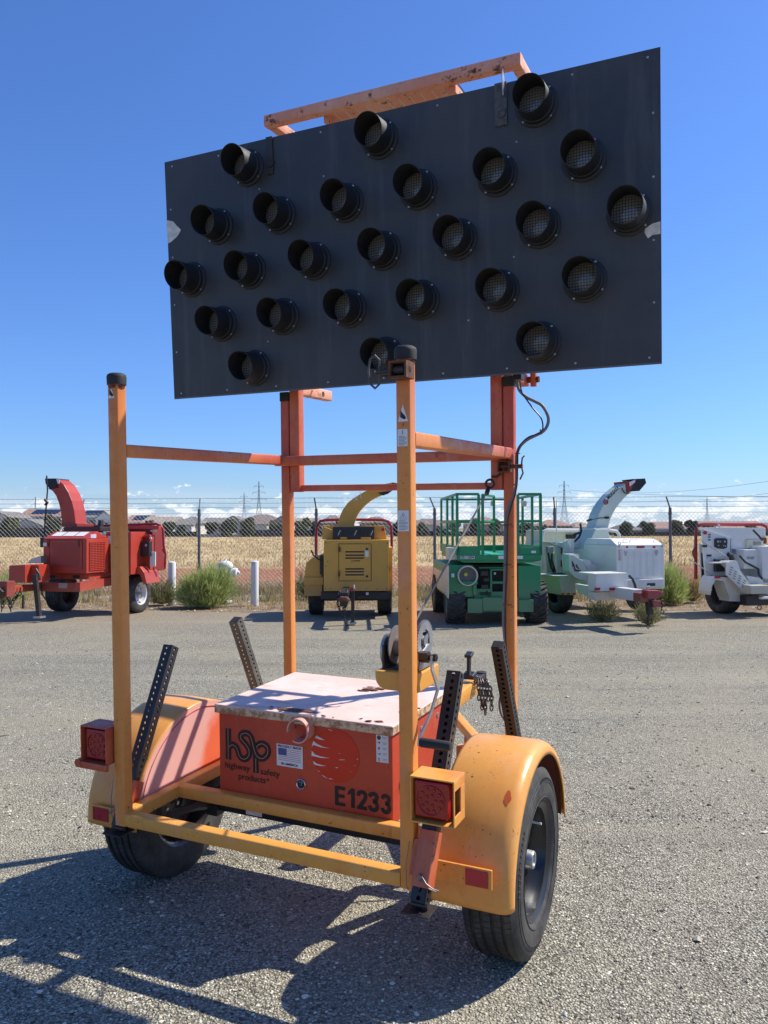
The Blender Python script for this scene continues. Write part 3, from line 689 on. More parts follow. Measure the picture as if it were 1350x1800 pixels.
# base frame
P(sq((-cs+w/2,ct,ZB+w/2),(cs-w/2,ct,ZB+w/2)),'rear_crossbar',M_base,smooth=True,angle=50)
for s in (1,-1): P(sq((s*cs,ct+w/2,ZB+w/2),(s*cs,TMs,ZB+w/2)),'side_beam',M_base,smooth=True,angle=50)
P(sq((-cs+w/2,-.085,ZB+w/2),(cs-w/2,-.085,ZB+w/2)),'crossmember',M_base,smooth=True,angle=50)
g_=sq((.41,.675,.535),(cs,.675,.535),.05,.066); g_.prism([(.45,.65,.568),(.52,.65,.568),(.45,.65,.62)],(0,.05,0)); P(g_,'mast_foot_beam',M_base,smooth=True,angle=50)
P(sq((-cs,.70,.535),(-.42,.70,.535),.05,.066),'mast_foot_beam',M_base,smooth=True,angle=50)
tg=sq((0,.68,ZB+.04),(0,2.10,ZB+.05),.075,.09); P(tg,'tongue',M_base,smooth=True,angle=50)
for s in (1,-1): P(sq((s*.60,.74,ZB+.02),(s*.05,1.55,ZB+.03),.05,.05),'tongue_brace',M_base,smooth=True,angle=50)
cp=MB().box(-.032,.032,2.09,2.28,.505,.535).cyl((0,2.28,.49),(0,2.28,.545),.035,16); cp.mi=[0]*len(cp.f)
cpo=P(cp,'coupler',M_dsteel,bevel=.006)
jk=MB().beam((0,2.02,.56),(0,2.03,.70),.020,.035).beam((0,2.0,.70),(0,2.06,.715),.045,.02).beam((0,2.0,.565),(0,2.06,.58),.07,.03)
P(jk,'coupler_latch',M_black,cpo,bevel=.003)
ch=MB(); M_chain=plain('dull_chain_steel',(.16,.13,.11),.45,.7,var=.4,scale=30)
def chain(mb,pts,lnk=.032,r=.0040,R=.011):
    pts=[Vector(p) for p in pts]; seg=[(pts[i+1]-pts[i]).length for i in range(len(pts)-1)]; tot=sum(seg); d=0;k=0
    while d<tot:
        q=d;i=0
        while i<len(seg)-1 and q>seg[i]: q-=seg[i]; i+=1
        c=pts[i].lerp(pts[i+1],min(1,q/seg[i])); dr=(pts[i+1]-pts[i]).normalized()
        u=dr.orthogonal().normalized(); 
        if k%2: u=dr.cross(u)
        ring=[c+dr*(math.cos(t)*lnk*.72)+u*(math.sin(t)*R) for t in [2*math.pi*j/10 for j in range(11)]]
        mb.tube(ring,r,5); d+=lnk; k+=1
for k in range(5):
    a=k*.016; chain(ch,[(.03+a,2.06,.535-.004*k),(.055+a,2.02,.560-.003*k),(.075+a*1.2,1.99,.52),(.082+a*1.3,1.985,.47-.02*(k%2)),(.080+a*1.3,1.985,.43-.05*(k%3))],lnk=.030,r=.0046,R=.0105)
P(ch,'safety_chain',M_chain,T,smooth=True)
P(MB().tube([(.095,1.98,.44),(.10,1.975,.40),(.112,1.975,.385),(.12,1.98,.40),(.118,1.98,.425)],.006,8),'chain_hook',M_rust,T,smooth=True)
# axle, springs, hubs
WT,WZ=.11,.345
P(MB().beam((-.62,WT,.345),(.62,WT,.345),.055,.055).box(-.10,.0,WT-.03,WT-.0285,.325,.36),'axle',M_black,smooth=True,angle=50)
P(MB().box(-.385,-.30,WT-.031,WT-.0295,.328,.362),'axle_sticker',M_white)
for s in (1,-1):
    b=MB()
    for i in range(3):
        hl=.34-.07*i; b.tube([(s*.56,WT-hl,.415-.012*i),(s*.56,WT-hl*.5,.385-.012*i),(s*.56,WT,.378-.012*i),(s*.56,WT+hl*.5,.385-.012*i),(s*.56,WT+hl,.415-.012*i)],.016,6)
    b.box(s*.56-.03,s*.56+.03,WT-.05,WT+.05,.30,.40); P(b,'leaf_spring',M_black)
# ---- wheels
def wheel(parent,c,ax,R,wd,rim_r,mat_t,mat_r,hub=True,name='wheel',tread=True,n=64,lugs=5,slots=8):
    """c = centre, ax = outward direction"""
    c=Vector(c); ax=Vector(ax).normalized(); h=wd/2; mat_r=mat_r
    rim=MB(); d=h*.98
    prof=[(-h*.9,rim_r*1.04),(-h*.8,rim_r*.95),(-h*.2,rim_r*.86),(h*.35,rim_r*.86),(h*.55,rim_r*.93),(h*.80,rim_r*.95),(h*.88,rim_r*1.03),(h*.93,rim_r*1.06),(h*.90,rim_r*1.07)]
    rim.lathe(prof,c,ax,n)
    hz=-h*.10
    rim.lathe([(hz-.006,rim_r*.885),(hz+.004,rim_r*.80),(hz+.026,rim_r*.66),(hz+.028,rim_r*.55),(hz+.004,rim_r*.42),(hz+.008,rim_r*.20),(hz+.008,0)],c,ax,n)
    wo=rim.build(name,mat_r,parent,smooth=True,angle=50)
    ty=MB(); k=wd*.036
    tp=[(-h*.86,rim_r*1.03),(-h*.98,rim_r*1.12),(-h*1.03,(rim_r+R)/2),(-h*.96,R*.93),(-h*.84,R*.985)]
    if tread:
        for g0 in (-.56,-.19,.19,.56):
            tp+=[(h*g0-k,R),(h*g0-k*.8,R-.009),(h*g0+k*.8,R-.009),(h*g0+k,R)]
    else: tp+=[(-h*.4,R),(h*.4,R)]
    tp+=[(h*.84,R*.985),(h*.96,R*.93),(h*1.0,R*.90),(h*1.035,R*.86),(h*1.045,(rim_r+R)/2),(h*1.035,(rim_r*.6+R*.4)),(h*1.02,rim_r*1.14),(h*.98,rim_r*1.10),(h*.86,rim_r*1.035)]
    ty.lathe(tp,c,ax,n)
    to=ty.build('tyre',mat_t,wo,smooth=True,angle=40)
    if hub:
        hb=MB(); hb.lathe([(hz,.036),(hz+.086,.034),(hz+.092,.031),(hz+.092,.022),(hz+.086,.020),(hz+.086,0)],c,ax,24); hb.build('hub_cap',M_steel,wo,smooth=True)
        u=Vector((0,0,1)); a=ax.cross(u).normalized(); l=MB()
        for i in range(lugs):
            t=2*math.pi*(i+.3)/lugs; p=c+(a*math.cos(t)+u*math.sin(t))*rim_r*.31+ax*hz; l.cyl(p,p+ax*.028,.010,6)
        l.build('lug_nuts',M_steel,wo)
        for i in range(slots):
            sm=MB()
            t=2*math.pi*(i+.5)/slots; e=a*math.cos(t)+u*math.sin(t); f=-a*math.sin(t)+u*math.cos(t); p=c+e*rim_r*.735+ax*(hz+.0185)
            sm.loft([[p+(f*math.cos(q)*rim_r*.105+e*math.sin(q)*rim_r*.085-ax*math.sin(q)*.006)+ax*z for q in [2*math.pi*j/12 for j in range(12)]] for z in (-.002,.0015)])
            sm.build('rim_slot',M_ink,wo)
    return wo,to
def siped(to,c,ax,R,wd,mat,parent):
    c=Vector(c); ax=Vector(ax).normalized(); u=Vector((0,0,1)); a=ax.cross(u).normalized(); b=MB(); h=wd/2
    for i in range(84):
        for (s0,s1) in ((-.86,-.60),(-.52,-.23),(-.15,.15),(.23,.52),(.60,.86)):
            t=2*math.pi*(i+(.5 if abs(s0+s1)<.2 else 0))/84; dt=.006
            P0=[]
            for (sa,tt) in ((s0,t-dt),(s1,t-dt+.012),(s1,t+dt+.012),(s0,t+dt)):
                e=a*math.cos(tt)+u*math.sin(tt); rr=R+.0006 if abs(sa)<.8 else R*.986
                P0.append(c+ax*(sa*h)+e*rr)
            b.add(P0,[(0,1,2,3)])
    o=b.build('tread_sipes',M_ink,parent); o['kind']='stuff'
TR_R,TR_W=.350,.205
wr,tr_=wheel(T,(.838,WT,WZ+.008),(1,0,0),TR_R,TR_W,.205,M_tyre,M_rimb); siped(tr_,(.838,WT,WZ+.008),(1,0,0),TR_R,TR_W,M_ink,wr)
wl,tl_=wheel(T,(-.838,WT,WZ-.014),(-1,0,0),TR_R,TR_W,.205,M_tyre,M_rimb,hub=True); siped(tl_,(-.838,WT,WZ-.014),(-1,0,0),TR_R,TR_W,M_ink,wl)
P(MB().cyl((.838+.02,WT+.145,WZ+.095),(.838+.075,WT+.142,WZ+.093),.005,8),'tyre_valve',M_white,wr)
# raised rings and shoulder ribs on the outer sidewalls
for s,wz,par in ((1,WZ+.008,wr),(-1,WZ-.014,wl)):
    b=MB(); c=Vector((s*.838,WT,wz)); ax=Vector((s,0,0)); h=TR_W/2
    for R_,z_ in ((.236,1.036),(.292,1.042),(.306,1.02)): b.torus(c+ax*h*z_,ax,R_,.0016,64,5)
    u=Vector((0,0,1)); a=ax.cross(u).normalized()
    for i in range(96):
        t=2*math.pi*i/96
        if (i//12)%2: continue
        e=a*math.cos(t)+u*math.sin(t); f=-a*math.sin(t)+u*math.cos(t); p=c+ax*h*1.035+e*.298
        b.beam(p-e*.008,p+e*.010,.004,.004,up=ax)
    P(b,'sidewall_ribs',M_tyre,par,smooth=True)
for s,wz,par in ((1,WZ+.008,wr),):
    for txt,a0,Rr_,sz in (('HIGHWAY',62,.262,.020),('ST205/75R15',-120,.250,.014)):
        for i,c_ in enumerate(txt):
            t=math.radians(a0-i*4.6*(sz/.018)); e=Vector((0,math.cos(t),math.sin(t))); f=Vector((0,-math.sin(t),math.cos(t)))
            c0=Vector((s*.838,WT,wz))+e*Rr_+Vector((s*(TR_W/2*1.046+.0012),0,0))
            if txt=='HIGHWAY': continue
# ---- fenders
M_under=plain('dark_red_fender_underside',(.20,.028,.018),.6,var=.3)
def fender(s):
    c=Vector((0,.115,.362)); R=.432; a0,a1=(2,179)
    prof=[(.662,R-.004),(.675,R),(.80,R+.004),(.907,R+.002),(.930,R-.004),(.944,R-.016),(.950,R-.032),(.950,R-.046)]
    rings=[]; n=56
    for i in range(n+1):
        t=math.radians(a0+(a1-a0)*i/n); e=Vector((0,math.cos(t),math.sin(t)))
        lim=1.0
        rings.append([c+Vector((s*p,0,0))+e*r for p,r in prof])
    # squared-off skirts front and rear below the axle line
    def drop(r,dz): return [p+Vector((0,0,-dz)) for p in r]
    rings.append(drop(rings[-1],.018))
    fo=MB().loft(rings,False,False).build('fender',M_fend,T,smooth=True,solid=.004,angle=60)
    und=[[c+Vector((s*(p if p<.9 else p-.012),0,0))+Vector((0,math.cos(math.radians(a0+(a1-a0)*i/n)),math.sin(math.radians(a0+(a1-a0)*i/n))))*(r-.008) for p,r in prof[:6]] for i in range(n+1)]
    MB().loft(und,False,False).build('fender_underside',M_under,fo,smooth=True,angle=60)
    # inner side plate
    n=40; pl=[c+Vector((s*.662,0,0))+Vector((0,math.cos(math.radians(12+156*i/n)),math.sin(math.radians(12+156*i/n))))*(R-.004) for i in range(n+1)]
    b=MB().prism(pl,(s*.003,0,0)); b.build('inner_plate',M_infend,fo)
    b=MB().tube([p+Vector((-s*.0015,0,0)) +(c+Vector((s*.662,0,0))-p).normalized()*.022 for p in pl],.0022,6); b.build('seam',M_rust if s>0 else M_redp,fo,smooth=True)
    # bracket bar with reflector on the rear
    yb=-.333; q0,q1=(L(818,1532,t=yb-.012),L(858,1566,t=yb-.012)) if s>0 else (L(163,1395,t=yb-.012),L(190,1422,t=yb-.012))
    xa,xb=sorted((q0.x,q1.x)); za,zb_=sorted((q0.z,q1.z)); za=.385 if s<0 else za+.006
    P(MB().box(*sorted((s*.655,(xb+.012) if s>0 else (xa-.012))),yb-.010,yb,za-.006,za+.062),'reflector_bracket',M_base,bevel=.002)
    P(MB().box(xa,xb,yb-.0145,yb-.0102,za,za+.055),'red_reflector',M_redref,bevel=.001)
    
    return fo
fr_=fender(1); fl_=fender(-1)
def blot(u,v,n,r): pass
sp_=MB()
# splash of red orange paint on the right fender
def onf(sx,tt): return Vector((sx,.115+math.cos(tt)*.4366,.362+math.sin(tt)*.4366))
def t_of(u,v):
    best=None
    for i in range(0,200):
        tt=math.radians(90+i*.5)
        for sx in [.70+.01*k for k in range(22)]:
            p=TM@onf(sx,tt); q=RCAM@(p-Vector((0,0,H))); uu=675+F*q.x/q.y; vv=900-F*q.z/q.y; e=(uu-u)**2+(vv-v)**2
            if best is None or e<best[0]: best=(e,sx,tt)
    return best[1],best[2]
sx0,tt0=t_of(892,1402)
rn=random.Random(2); pts=[]
for i in range(22):
    a=2*math.pi*i/22; rr=1+rn.uniform(-.18,.18); pts.append(onf(sx0+math.cos(a)*.012*rr,tt0+math.sin(a)*.060*rr))
sp_.loft([pts,[p+Vector((0,-.0006,.0006)) for p in pts]]); sp_.build('paint_splash',plain('orange_touch_up',(.72,.13,.03),.5),fr_)
# ---- tail lights
for s in (1,-1):
    x0,x1=(.657,.812) if s>0 else (-.800,-.662); y0,y1=-.475,-.372; z0,z1=(.682,.835) if s>0 else (.682,.832); th=.005
    b=MB().box(x0,x1,y0,y1,z1-th,z1).box(x0,x0+th,y0,y1,z0,z1-th).box(x0,x1,y1-th,y1,z0+th,z1-th)
    if s>0: b.box(x1-th,x1,y0,y1,z0,z0+.035).box(x1-th,x1,y0,y1,z1-.035,z1-th).box(x1-th,x1,y1-.04,y1,z0+.035,z1-.035).box(x1-th,x1,y0,y0+.008,z0+.035,z1-.035)
    else: b.box(x1-th,x1,y0,y1,z0,z1-th)
    b.box(x0,x1,y0,y1,z0,z0+th)
    ho=b.build('light_housing',M_base if s>0 else M_redp,T,bevel=.0015)
    xc=(x0+x1)/2-.008*s; zc=(z0+z1)/2; a=.060
    le=MB().box(xc-a,xc+a,y0+.012,y0+.075,zc-a,zc+a).build('tail_lamp',M_lens,ho,bevel=.006)
    lr=MB().torus((xc,y0+.011,zc),(0,1,0),.048,.0022,32,6)
    for rr,nn in ((.036,10),(.017,5)):
        for i in range(nn):
            t=2*math.pi*i/nn; lr.lathe([(0,.0065),(-.003,.0045),(-.004,0)],(xc+rr*math.cos(t),y0+.0115,zc+rr*math.sin(t)),(0,1,0),10)
    lr.build('lamp_rings',M_lens,ho,smooth=True)
    if s<0:
        bb=MB().beam((-.800,-.478,.674),(-.655,-.478,.674),.014,.026).cyl((-.806,-.487,.679),(-.806,-.468,.679),.017,14); bb.build('light_bar',M_redp,ho,smooth=True)
# ---- perforated legs
M_pin=plain('dull_pin_wire',(.20,.19,.18),.5,.5)
M_wleg=plain('weathered_olive_grey_steel',(.13,.118,.095),.55,.2,var=.3)
def perforated(name,p,q,ww,mat,parent,pitch=.0254,hr=.0075):
    p=Vector(p); q=Vector(q); d=(q-p).normalized(); Ln=(q-p).length; sx=Vector((1,0,0)); sy=d.cross(sx).normalized(); n=int(Ln/pitch); pt=Ln/n; b=MB(); h=ww/2
    for ax,nr in ((sx,sy),(sy,sx),(sx,-sy),(sy,-sx)):
        for k in range(n):
            c=p+d*(pt*(k+.5))+nr*h
            out=[c+ax*(a*h)+d*(e*pt/2) for a,e in ((-1,-1),(0,-1),(1,-1),(1,0),(1,1),(0,1),(-1,1),(-1,0))]
            inn=[c+ax*(math.cos(t)*hr)+d*(math.sin(t)*hr) for t in [math.radians(225+45*j) for j in range(8)]]
            b.add(out+inn,[(j,(j+1)%8,8+(j+1)%8,8+j) for j in range(8)])
    b.add([q+sx*h+sy*h,q-sx*h+sy*h,q-sx*h-sy*h,q+sx*h-sy*h],[(0,1,2,3)]) if False else None
    o=b.build(name,mat,parent,solid=.0028); o.modifiers[0].offset=-1
    return o,d,sy
for s,p,q in ((1,(.703,-.505,.436),(.703,-.152,1.112)),(-1,(-.703,-.368,.392),(-.703,-.030,1.082)),(1,(.703,.735,.42),(.703,.372,1.120)),(-1,(-.703,.80,.42),(-.703,.462,1.128))):
    rear=p[1]<0
    o,d,sy=perforated('stabilizer_leg',p,q,.0476,M_black if (s>0 or rear) else M_wleg,T)
    P_=Vector(p)
    tp=Vector(q); 
    if not rear: MB().prism([tp+sy*.022+Vector((.022,0,0)),tp+sy*.022-Vector((.022,0,0)),tp-sy*.022-Vector((.022,0,0)),tp-sy*.022+Vector((.022,0,0))],d*.002).build('leg_cap',M_dsteel,o)
    sl=P_+d*.045; MB().beam(sl,sl+d*(.175 if s>0 or not rear else .10),.062,.062,up=sy,r=.006).build('leg_sleeve',M_redp,o,smooth=True,angle=50)
    MB().beam(sl+d*.03-Vector((s*.035,0,0)),sl+d*.14-Vector((s*.035,0,0)),.02,.05,up=sy).build('sleeve_mount',M_redp,o)
    f=P_+d*(-.01)
    MB().beam(f-Vector((.048,0,.012)),f+Vector((.048,0,-.012)),.085,.006).cyl(f-Vector((.03,0,-.004)),f+Vector((.03,0,.004)),.010,10).build('foot_plate',M_dsteel,o,bevel=.001)
    if rear:
        c=sl+d*.05+Vector((0,-.033,0)); n=MB().cyl(c+Vector((0,.01,0)),c+Vector((0,-.014,0)),.007,12)
        n.tube([c+Vector((s*.005,-.006,0)),c+Vector((s*.022,-.012,-.018)),c+Vector((s*.045,-.010,-.032)),c+Vector((s*.062,-.005,-.036)),c+Vector((s*.055,-.004,-.042)),c+Vector((s*.028,-.008,-.034)),c+Vector((s*.0,-.01,-.012))],.0022,6)
        n.tube([c+Vector((0,-.01,0)),c+Vector((-.004,-.012,-.05)),c+Vector((-.028,-.004,-.078)),c+Vector((-.052,.0,-.045)),c+Vector((-.056,.005,.02)),c+Vector((-.045,.01,.10))],.0016,5)
        n.build('lock_pin',M_pin,o,smooth=True)
# ---- masts, rails
for s in (1,-1):
    mo=P(sq((s*(MS-w/2),TMs+w/2,ZB+w),(s*(MS-w/2),TMs+w/2,2.272),up=(0,1,0)),'mast',M_post,smooth=True,angle=50)
    P(MB().box(*sorted((s*(MS-w-.004),s*(MS+.002))),TMs-.004,TMs+w+.004,2.262,2.312),'mast_cap',M_rubber,mo,bevel=.004)
    xi=MS-w-.0345
    P(sq((s*xi,TMs+w/2+.004,1.772),(s*xi,TMs+w/2+.004,3.56),.058,.058,up=(0,1,0)),'sliding_mast',M_redp,smooth=True,angle=50)
    P(sq((s*cs,ct+w/2,1.943),(s*cs,TMs-w-.0005,1.943),w,w),'upper_side_rail',M_post,smooth=True,angle=50)
P(sq((-A,TMs-w/2-.001,1.938),(A,TMs-w/2-.001,1.938),w,w),'upper_crossbar',M_redp,smooth=True,angle=50)
P(sq((-.533,TMs+.03,1.792),(.533,TMs+.03,1.792),.03,.034),'lift_rail',M_redp,smooth=True,angle=50)
# rear frame behind the board: arms, links, tray
for s in (1,-1):
    P(sq((s*.60,TMs+.06,2.335),(s*.60,1.20 if s>0 else 1.27,2.335),.048,.058),'tilt_arm',M_peach if s<0 else M_redp,smooth=True,angle=50)
    P(sq((s*.655 if s>0 else -.60,1.17 if s>0 else 1.10,2.30 if s>0 else 2.365),(s*.655 if s>0 else -.60,1.05,3.74),.028,.040),'tilt_link',M_redp,smooth=True,angle=50)
    P(MB().cyl((s*.575,1.165,2.335),(s*.685,1.165,2.335),.016,12),'pivot_bolt',M_rust,smooth=True)
P(sq((-.70,.80,3.757),(.70,.80,3.757),.05,.058),'tray_front_bar',M_peach,smooth=True,angle=50)
for s in (1,-1): P(sq((s*.675,.825,3.757),(s*.675,1.62,3.757),.05,.058),'tray_side_bar',M_peach,smooth=True,angle=50)
P(sq((-.70,1.645,3.757),(.70,1.645,3.757),.05,.058),'tray_back_bar',M_peach,smooth=True,angle=50)
b=MB().box(-.36,.36,.83,1.60,3.735,3.745).box(-.365,-.335,.83,1.60,3.70,3.745).box(.335,.365,.83,1.60,3.70,3.745)
tray=P(b,'solar_tray',M_peach)
b=MB()
for i in range(1,12): b.box(-.36+.06*i-.0012,-.36+.06*i+.0012,.83,1.60,3.7325,3.7352)
P(b,'tray_seams',M_white,tray)
P(MB().box(-.355,.355,.84,1.59,3.7475,3.775),'solar_panel',M_solar,tray)
# ---- board with lamps
PM=Matrix.Translation((.03837,.65261,2.93848))@Matrix.Rotation(.000844,4,'Z')@Matrix.Rotation(.03994,4,'X')
K=1.05687; KS=K/1.09; HX,HZ=1.219*K,.6095*K
def pm(x,y,z): return PM@Vector((x,y,z))
b=MB(); b.box(-HX,HX,0,.003,-HZ,HZ,PM)
board=P(b,'arrow_board',M_panel)
b=MB().box(-HX+.004,HX-.004,.0032,.034,-HZ+.004,-HZ+.018,PM).box(-HX+.004,HX-.004,.0032,.034,HZ-.018,HZ-.004,PM).box(-HX+.004,-HX+.018,.0032,.034,-HZ+.019,HZ-.019,PM).box(HX-.018,HX-.004,.0032,.034,-HZ+.019,HZ-.019,PM)
P(b,'board_edge_frame',M_dsteel,board)
for s in (1,-1):
    for z in (2.36,3.2): P(sq((s*(MS-w-.0345),.715,z),(s*(MS-w-.0345),TMs-.002,z),.04,.05),'board_bracket',M_redp,smooth=True,angle=50)
P(MB().box(-HX+.001,HX-.001,-.0012,-.0002,-HZ+.0005,-HZ+.008,PM),'board_bottom_trim',plain('dull_aluminium_trim',(.13,.12,.11),.5,.3),board)
lamps=[]
for row,(zz,xs_) in enumerate(((.545,(-.79,-.0,.79)),(.268,(-1.0,-.6,-.2,.2,.6,1.0)),(.004,(-1.195,-.797,-.398,0,.398,.797,1.195)),(-.260,(-1.0,-.6,-.2,.2,.6,1.0)),(-.517,(-.79,-.0,.79)))):
    for x in xs_: lamps.append((x*KS+.014-.009*x,zz*KS-.011))
n=28
hood=MB(); r0,r1=.079,.0755
def ring(r,yf): return [Vector((r*math.cos(t),yf(r*math.sin(t)),r*math.sin(t))) for t in [2*math.pi*k/n for k in range(n)]]
hood.loft([ring(.098,lambda z:-.001),ring(.098,lambda z:-.006),ring(.093,lambda z:-.010),ring(.086,lambda z:-.012),ring(.084,lambda z:-.030),ring(r0,lambda z:-.034),ring(r1,lambda z:-.142-z*.25),ring(r1-.0025,lambda z:-.142-z*.25),ring(r0-.003,lambda z:-.034),ring(r0-.004,lambda z:-.012)],True,False)
sc_=MB()
for k in range(4):
    t=math.radians(45+90*k+8); sc_.lathe([(0,.006),(-.003,.005),(-.004,0)],(.0895*math.cos(t),-.010,.0895*math.sin(t)),(0,1,0),8)
lens=MB().loft([ring(.076,lambda z:-.016),ring(.055,lambda z:-.024),ring(.028,lambda z:-.028),ring(.004,lambda z:-.029)],True,True)
h0=hood.build('lamp_hood',M_hood,board,smooth=True); l0=lens.build('lamp_lens',M_lampl,board,smooth=True); s0=sc_.build('hood_screws',M_steel,board); s0['kind']='stuff'
rn=random.Random(5)
for i,(x,z) in enumerate(lamps):
    for o in (h0,l0,s0):
        c=o if i==0 else o.copy()
        if i: COL.objects.link(c); c.parent=board
        c.matrix_local=PM@Matrix.Translation((x,0,z))@Matrix.Rotation(rn.uniform(-.12,.12) if o is not l0 else 0,4,'Y')@Matrix.Scale(KS,4)
# edge rivets, peeled corners, top latches
b=MB(); rn=random.Random(8)
for i in range(9):
    for z in (-HZ+.03,HZ-.03): b.lathe([(0,.006),(-.003,.004),(-.0035,0)],(-HX+.05+i*(2*HX-.1)/8,0,z),(0,1,0),8)
for i in range(1,5):
    for x in (-HX+.03,HX-.03): b.lathe([(0,.006),(-.003,.004),(-.0035,0)],(x,0,-HZ+i*2*HZ/5),(0,1,0),8)
for x,z in ((.68,.38),(-.68,.40),(.66,-.12),(-.66,-.38),(.3,.12),(-.3,.40),(.44,-.38)): b.lathe([(0,.005),(-.002,.004),(-.003,0)],(x,0,z),(0,1,0),8)
b.v=[tuple(PM@Vector(v)) for v in b.v]; P(b,'rivets',M_steel,board)['kind']='stuff'
M_bare=plain('bare_wood_grey',(.66,.63,.58),.8,var=.15,scale=30,bump=.2)
def bl(u,v):
    I=PM.inverted(); p0=I@(TM.inverted()@Vector((0,0,H))); d=(I.to_3x3()@TM.inverted().to_3x3())@ray(u,v); k=(-.0006-p0.y)/d.y; q=p0+d*k; return (q.x,q.z)
def flatpatch(px,name,mat,par,th=.0006):
    b=MB(); pts=[Vector((x,-.0004,z)) for x,z in (bl(*q) for q in px)]; b.prism(pts,(0,-th,0)); b.v=[tuple(PM@Vector(v)) for v in b.v]; P(b,name,mat,par)
flatpatch([(292.5,387),(304,389),(310,396),(318,404),(314,412),(310,417),(301,425),(295,428)],'peeled_patch',M_bare,board)
flatpatch([(1161,389),(1147,393),(1134,402),(1133,409),(1139,419),(1147,413),(1161,411)],'peeled_patch',M_bare,board)
M_latch=plain('pitted_grey_iron',(.11,.10,.095),.6,.3,var=.35,scale=40,bump=.5)
for x,ww in ((.632*KS,.056),(-.627*KS,.039)):
    b=MB().box(x-ww/2,x+ww/2,-.008,-.0005,.46,HZ+.004); b.lathe([(0,.022),(-.006,.021),(-.006,.013),(-.003,.012),(-.003,0)],(x+.003,-.008,.515),(0,1,0),18)
    b.v=[tuple(PM@Vector(v)) for v in b.v]; o=P(b,'latch_plate',M_latch if x>0 else M_dsteel,board,bevel=.002)
    if x>0:
        b=MB().prism([(x+.016,-.008,.58),(x+.016,-.008,HZ+.015),(x+.016,-.035,HZ+.05),(x+.016,-.045,HZ+.01),(x+.016,-.03,.58)],(.004,0,0)); b.v=[tuple(PM@Vector(v)) for v in b.v]; P(b,'latch_tab',M_steel,board)
# ---- latch on the right rear post
b=MB().box(.608,.616,-.51,-.4425,2.135,2.19).box(.664,.672,-.51,-.4425,2.135,2.19).box(.616,.664,-.51,-.4425,2.135,2.142).box(.616,.664,-.51,-.4425,2.183,2.19)
po=P(b,'post_latch',M_rust,bevel=.0015)
P(MB().cyl((.555,-.48,2.163),(.672,-.48,2.163),.011,14).cyl((.62,-.48,2.163),(.655,-.48,2.163),.017,14),'latch_pin',M_dsteel,po,smooth=True)
P(MB().tube([(.565,-.485,2.163),(.568,-.49,2.20),(.552,-.49,2.216),(.534,-.49,2.205),(.528,-.49,2.17),(.532,-.49,2.125),(.552,-.49,2.108),(.566,-.49,2.12),(.567,-.49,2.15)],.0042,8),'pull_ring',M_latch,po,smooth=True)
# latch on the right mast
b=MB().box(.585,.591,.755,.81,1.855,1.91).box(.636,.642,.755,.81,1.855,1.91).box(.591,.636,.755,.81,1.855,1.861).box(.591,.636,.755,.81,1.904,1.91)
mo=P(b,'mast_latch',M_rust,bevel=.0015)
P(MB().cyl((.592,.78,1.882),(.70,.78,1.882),.010,12).tube([(.695,.78,1.885),(.70,.775,1.92),(.712,.77,1.93)],.004,6).tube([(.695,.78,1.88),(.705,.77,1.85),(.69,.77,1.82)],.004,6),'mast_pin',M_rust,mo,smooth=True)
# ---- battery box
bx=P(MB().box(-.421,.404,-.0590,.570,.462,.826),'battery_box',M_box,bevel=.003)
lid=P(MB().box(-.432,.416,-.078,.585,.822,.860),'lid',M_lid,bx,bevel=.004)
b=MB(); rn=random.Random(3)   # flakes of lifted paint along the front edge
def flake(x,y,z,s_,mat=0):
    k=rn.randint(5,7); pts=[Vector((x+math.cos(a)*s_*rn.uniform(.5,1.2),y+math.sin(a)*s_*.45*rn.uniform(.5,1.2),z+rn.uniform(0,.004))) for a in [2*math.pi*i/k for i in range(k)]]; b.loft([pts,[p+Vector((0,0,.0012)) for p in pts]])
for i in range(12): flake(rn.uniform(-.25,.40),rn.uniform(-.07,-.03),.8605,rn.uniform(.006,.02))
for x,y,s_ in ((.085,.40,.05),(.12,.43,.035),(.05,.37,.03),(-.07,-.035,.07),(.0,-.03,.05),(.40,.2,.02),(.37,.12,.02)): flake(x,y,.8605,s_)
P(b,'paint_flakes',M_rust,lid)
sr=MB(); prs=[]
for i in range(33):
    t=math.radians(-118+ (360-52)*i/32); e=Vector((math.cos(t),0,math.sin(t))); c_=Vector((.008,0,.803)); prs.append([c_+e*.044+Vector((0,-.062,0)),c_+e*.050+Vector((0,-.062,0)),c_+e*.050+Vector((0,-.116,0)),c_+e*.044+Vector((0,-.116,0))])
sr.loft(prs,True,True)
P(sr,'padlock_shroud',paint('pink_faded_pipe',(.74,.40,.32),(.66,.24,.15),rust=.3),bx,smooth=True)
P(MB().box(-.012,.024,-.10,-.07,.838,.830),'hasp',M_steel,bx)
P(MB().box(-.045,.057,-.0795,-.0785,.82,.864),'hasp_patch',M_lid,lid)
c=L(530,1378,t=-.06)
P(MB().lathe([(0,.022),(-.006,.022),(-.008,.020),(-.006,.0175),(-.004,.017)],(c.x,-.06,c.z),(0,1,0),28),'gauge',M_chrome,bx,smooth=True)
ga=P(MB().lathe([(-.0045,.0172),(-.0045,0)],(c.x,-.06,c.z),(0,1,0),24),'gauge_face',M_ink,bx)
b=MB()
for i in range(7):
    t=math.radians(30+20*i); b.beam((c.x+.008*math.cos(t),-.0648,c.z+.001+.008*math.sin(t)),(c.x+.012*math.cos(t),-.0648,c.z+.001+.012*math.sin(t)),.0008,.0003,up=(0,1,0))
b.beam((c.x,-.0649,c.z-.006),(c.x+.004,-.0649,c.z+.007),.001,.0003,up=(0,1,0)); P(b,'gauge_marks',M_white,bx)
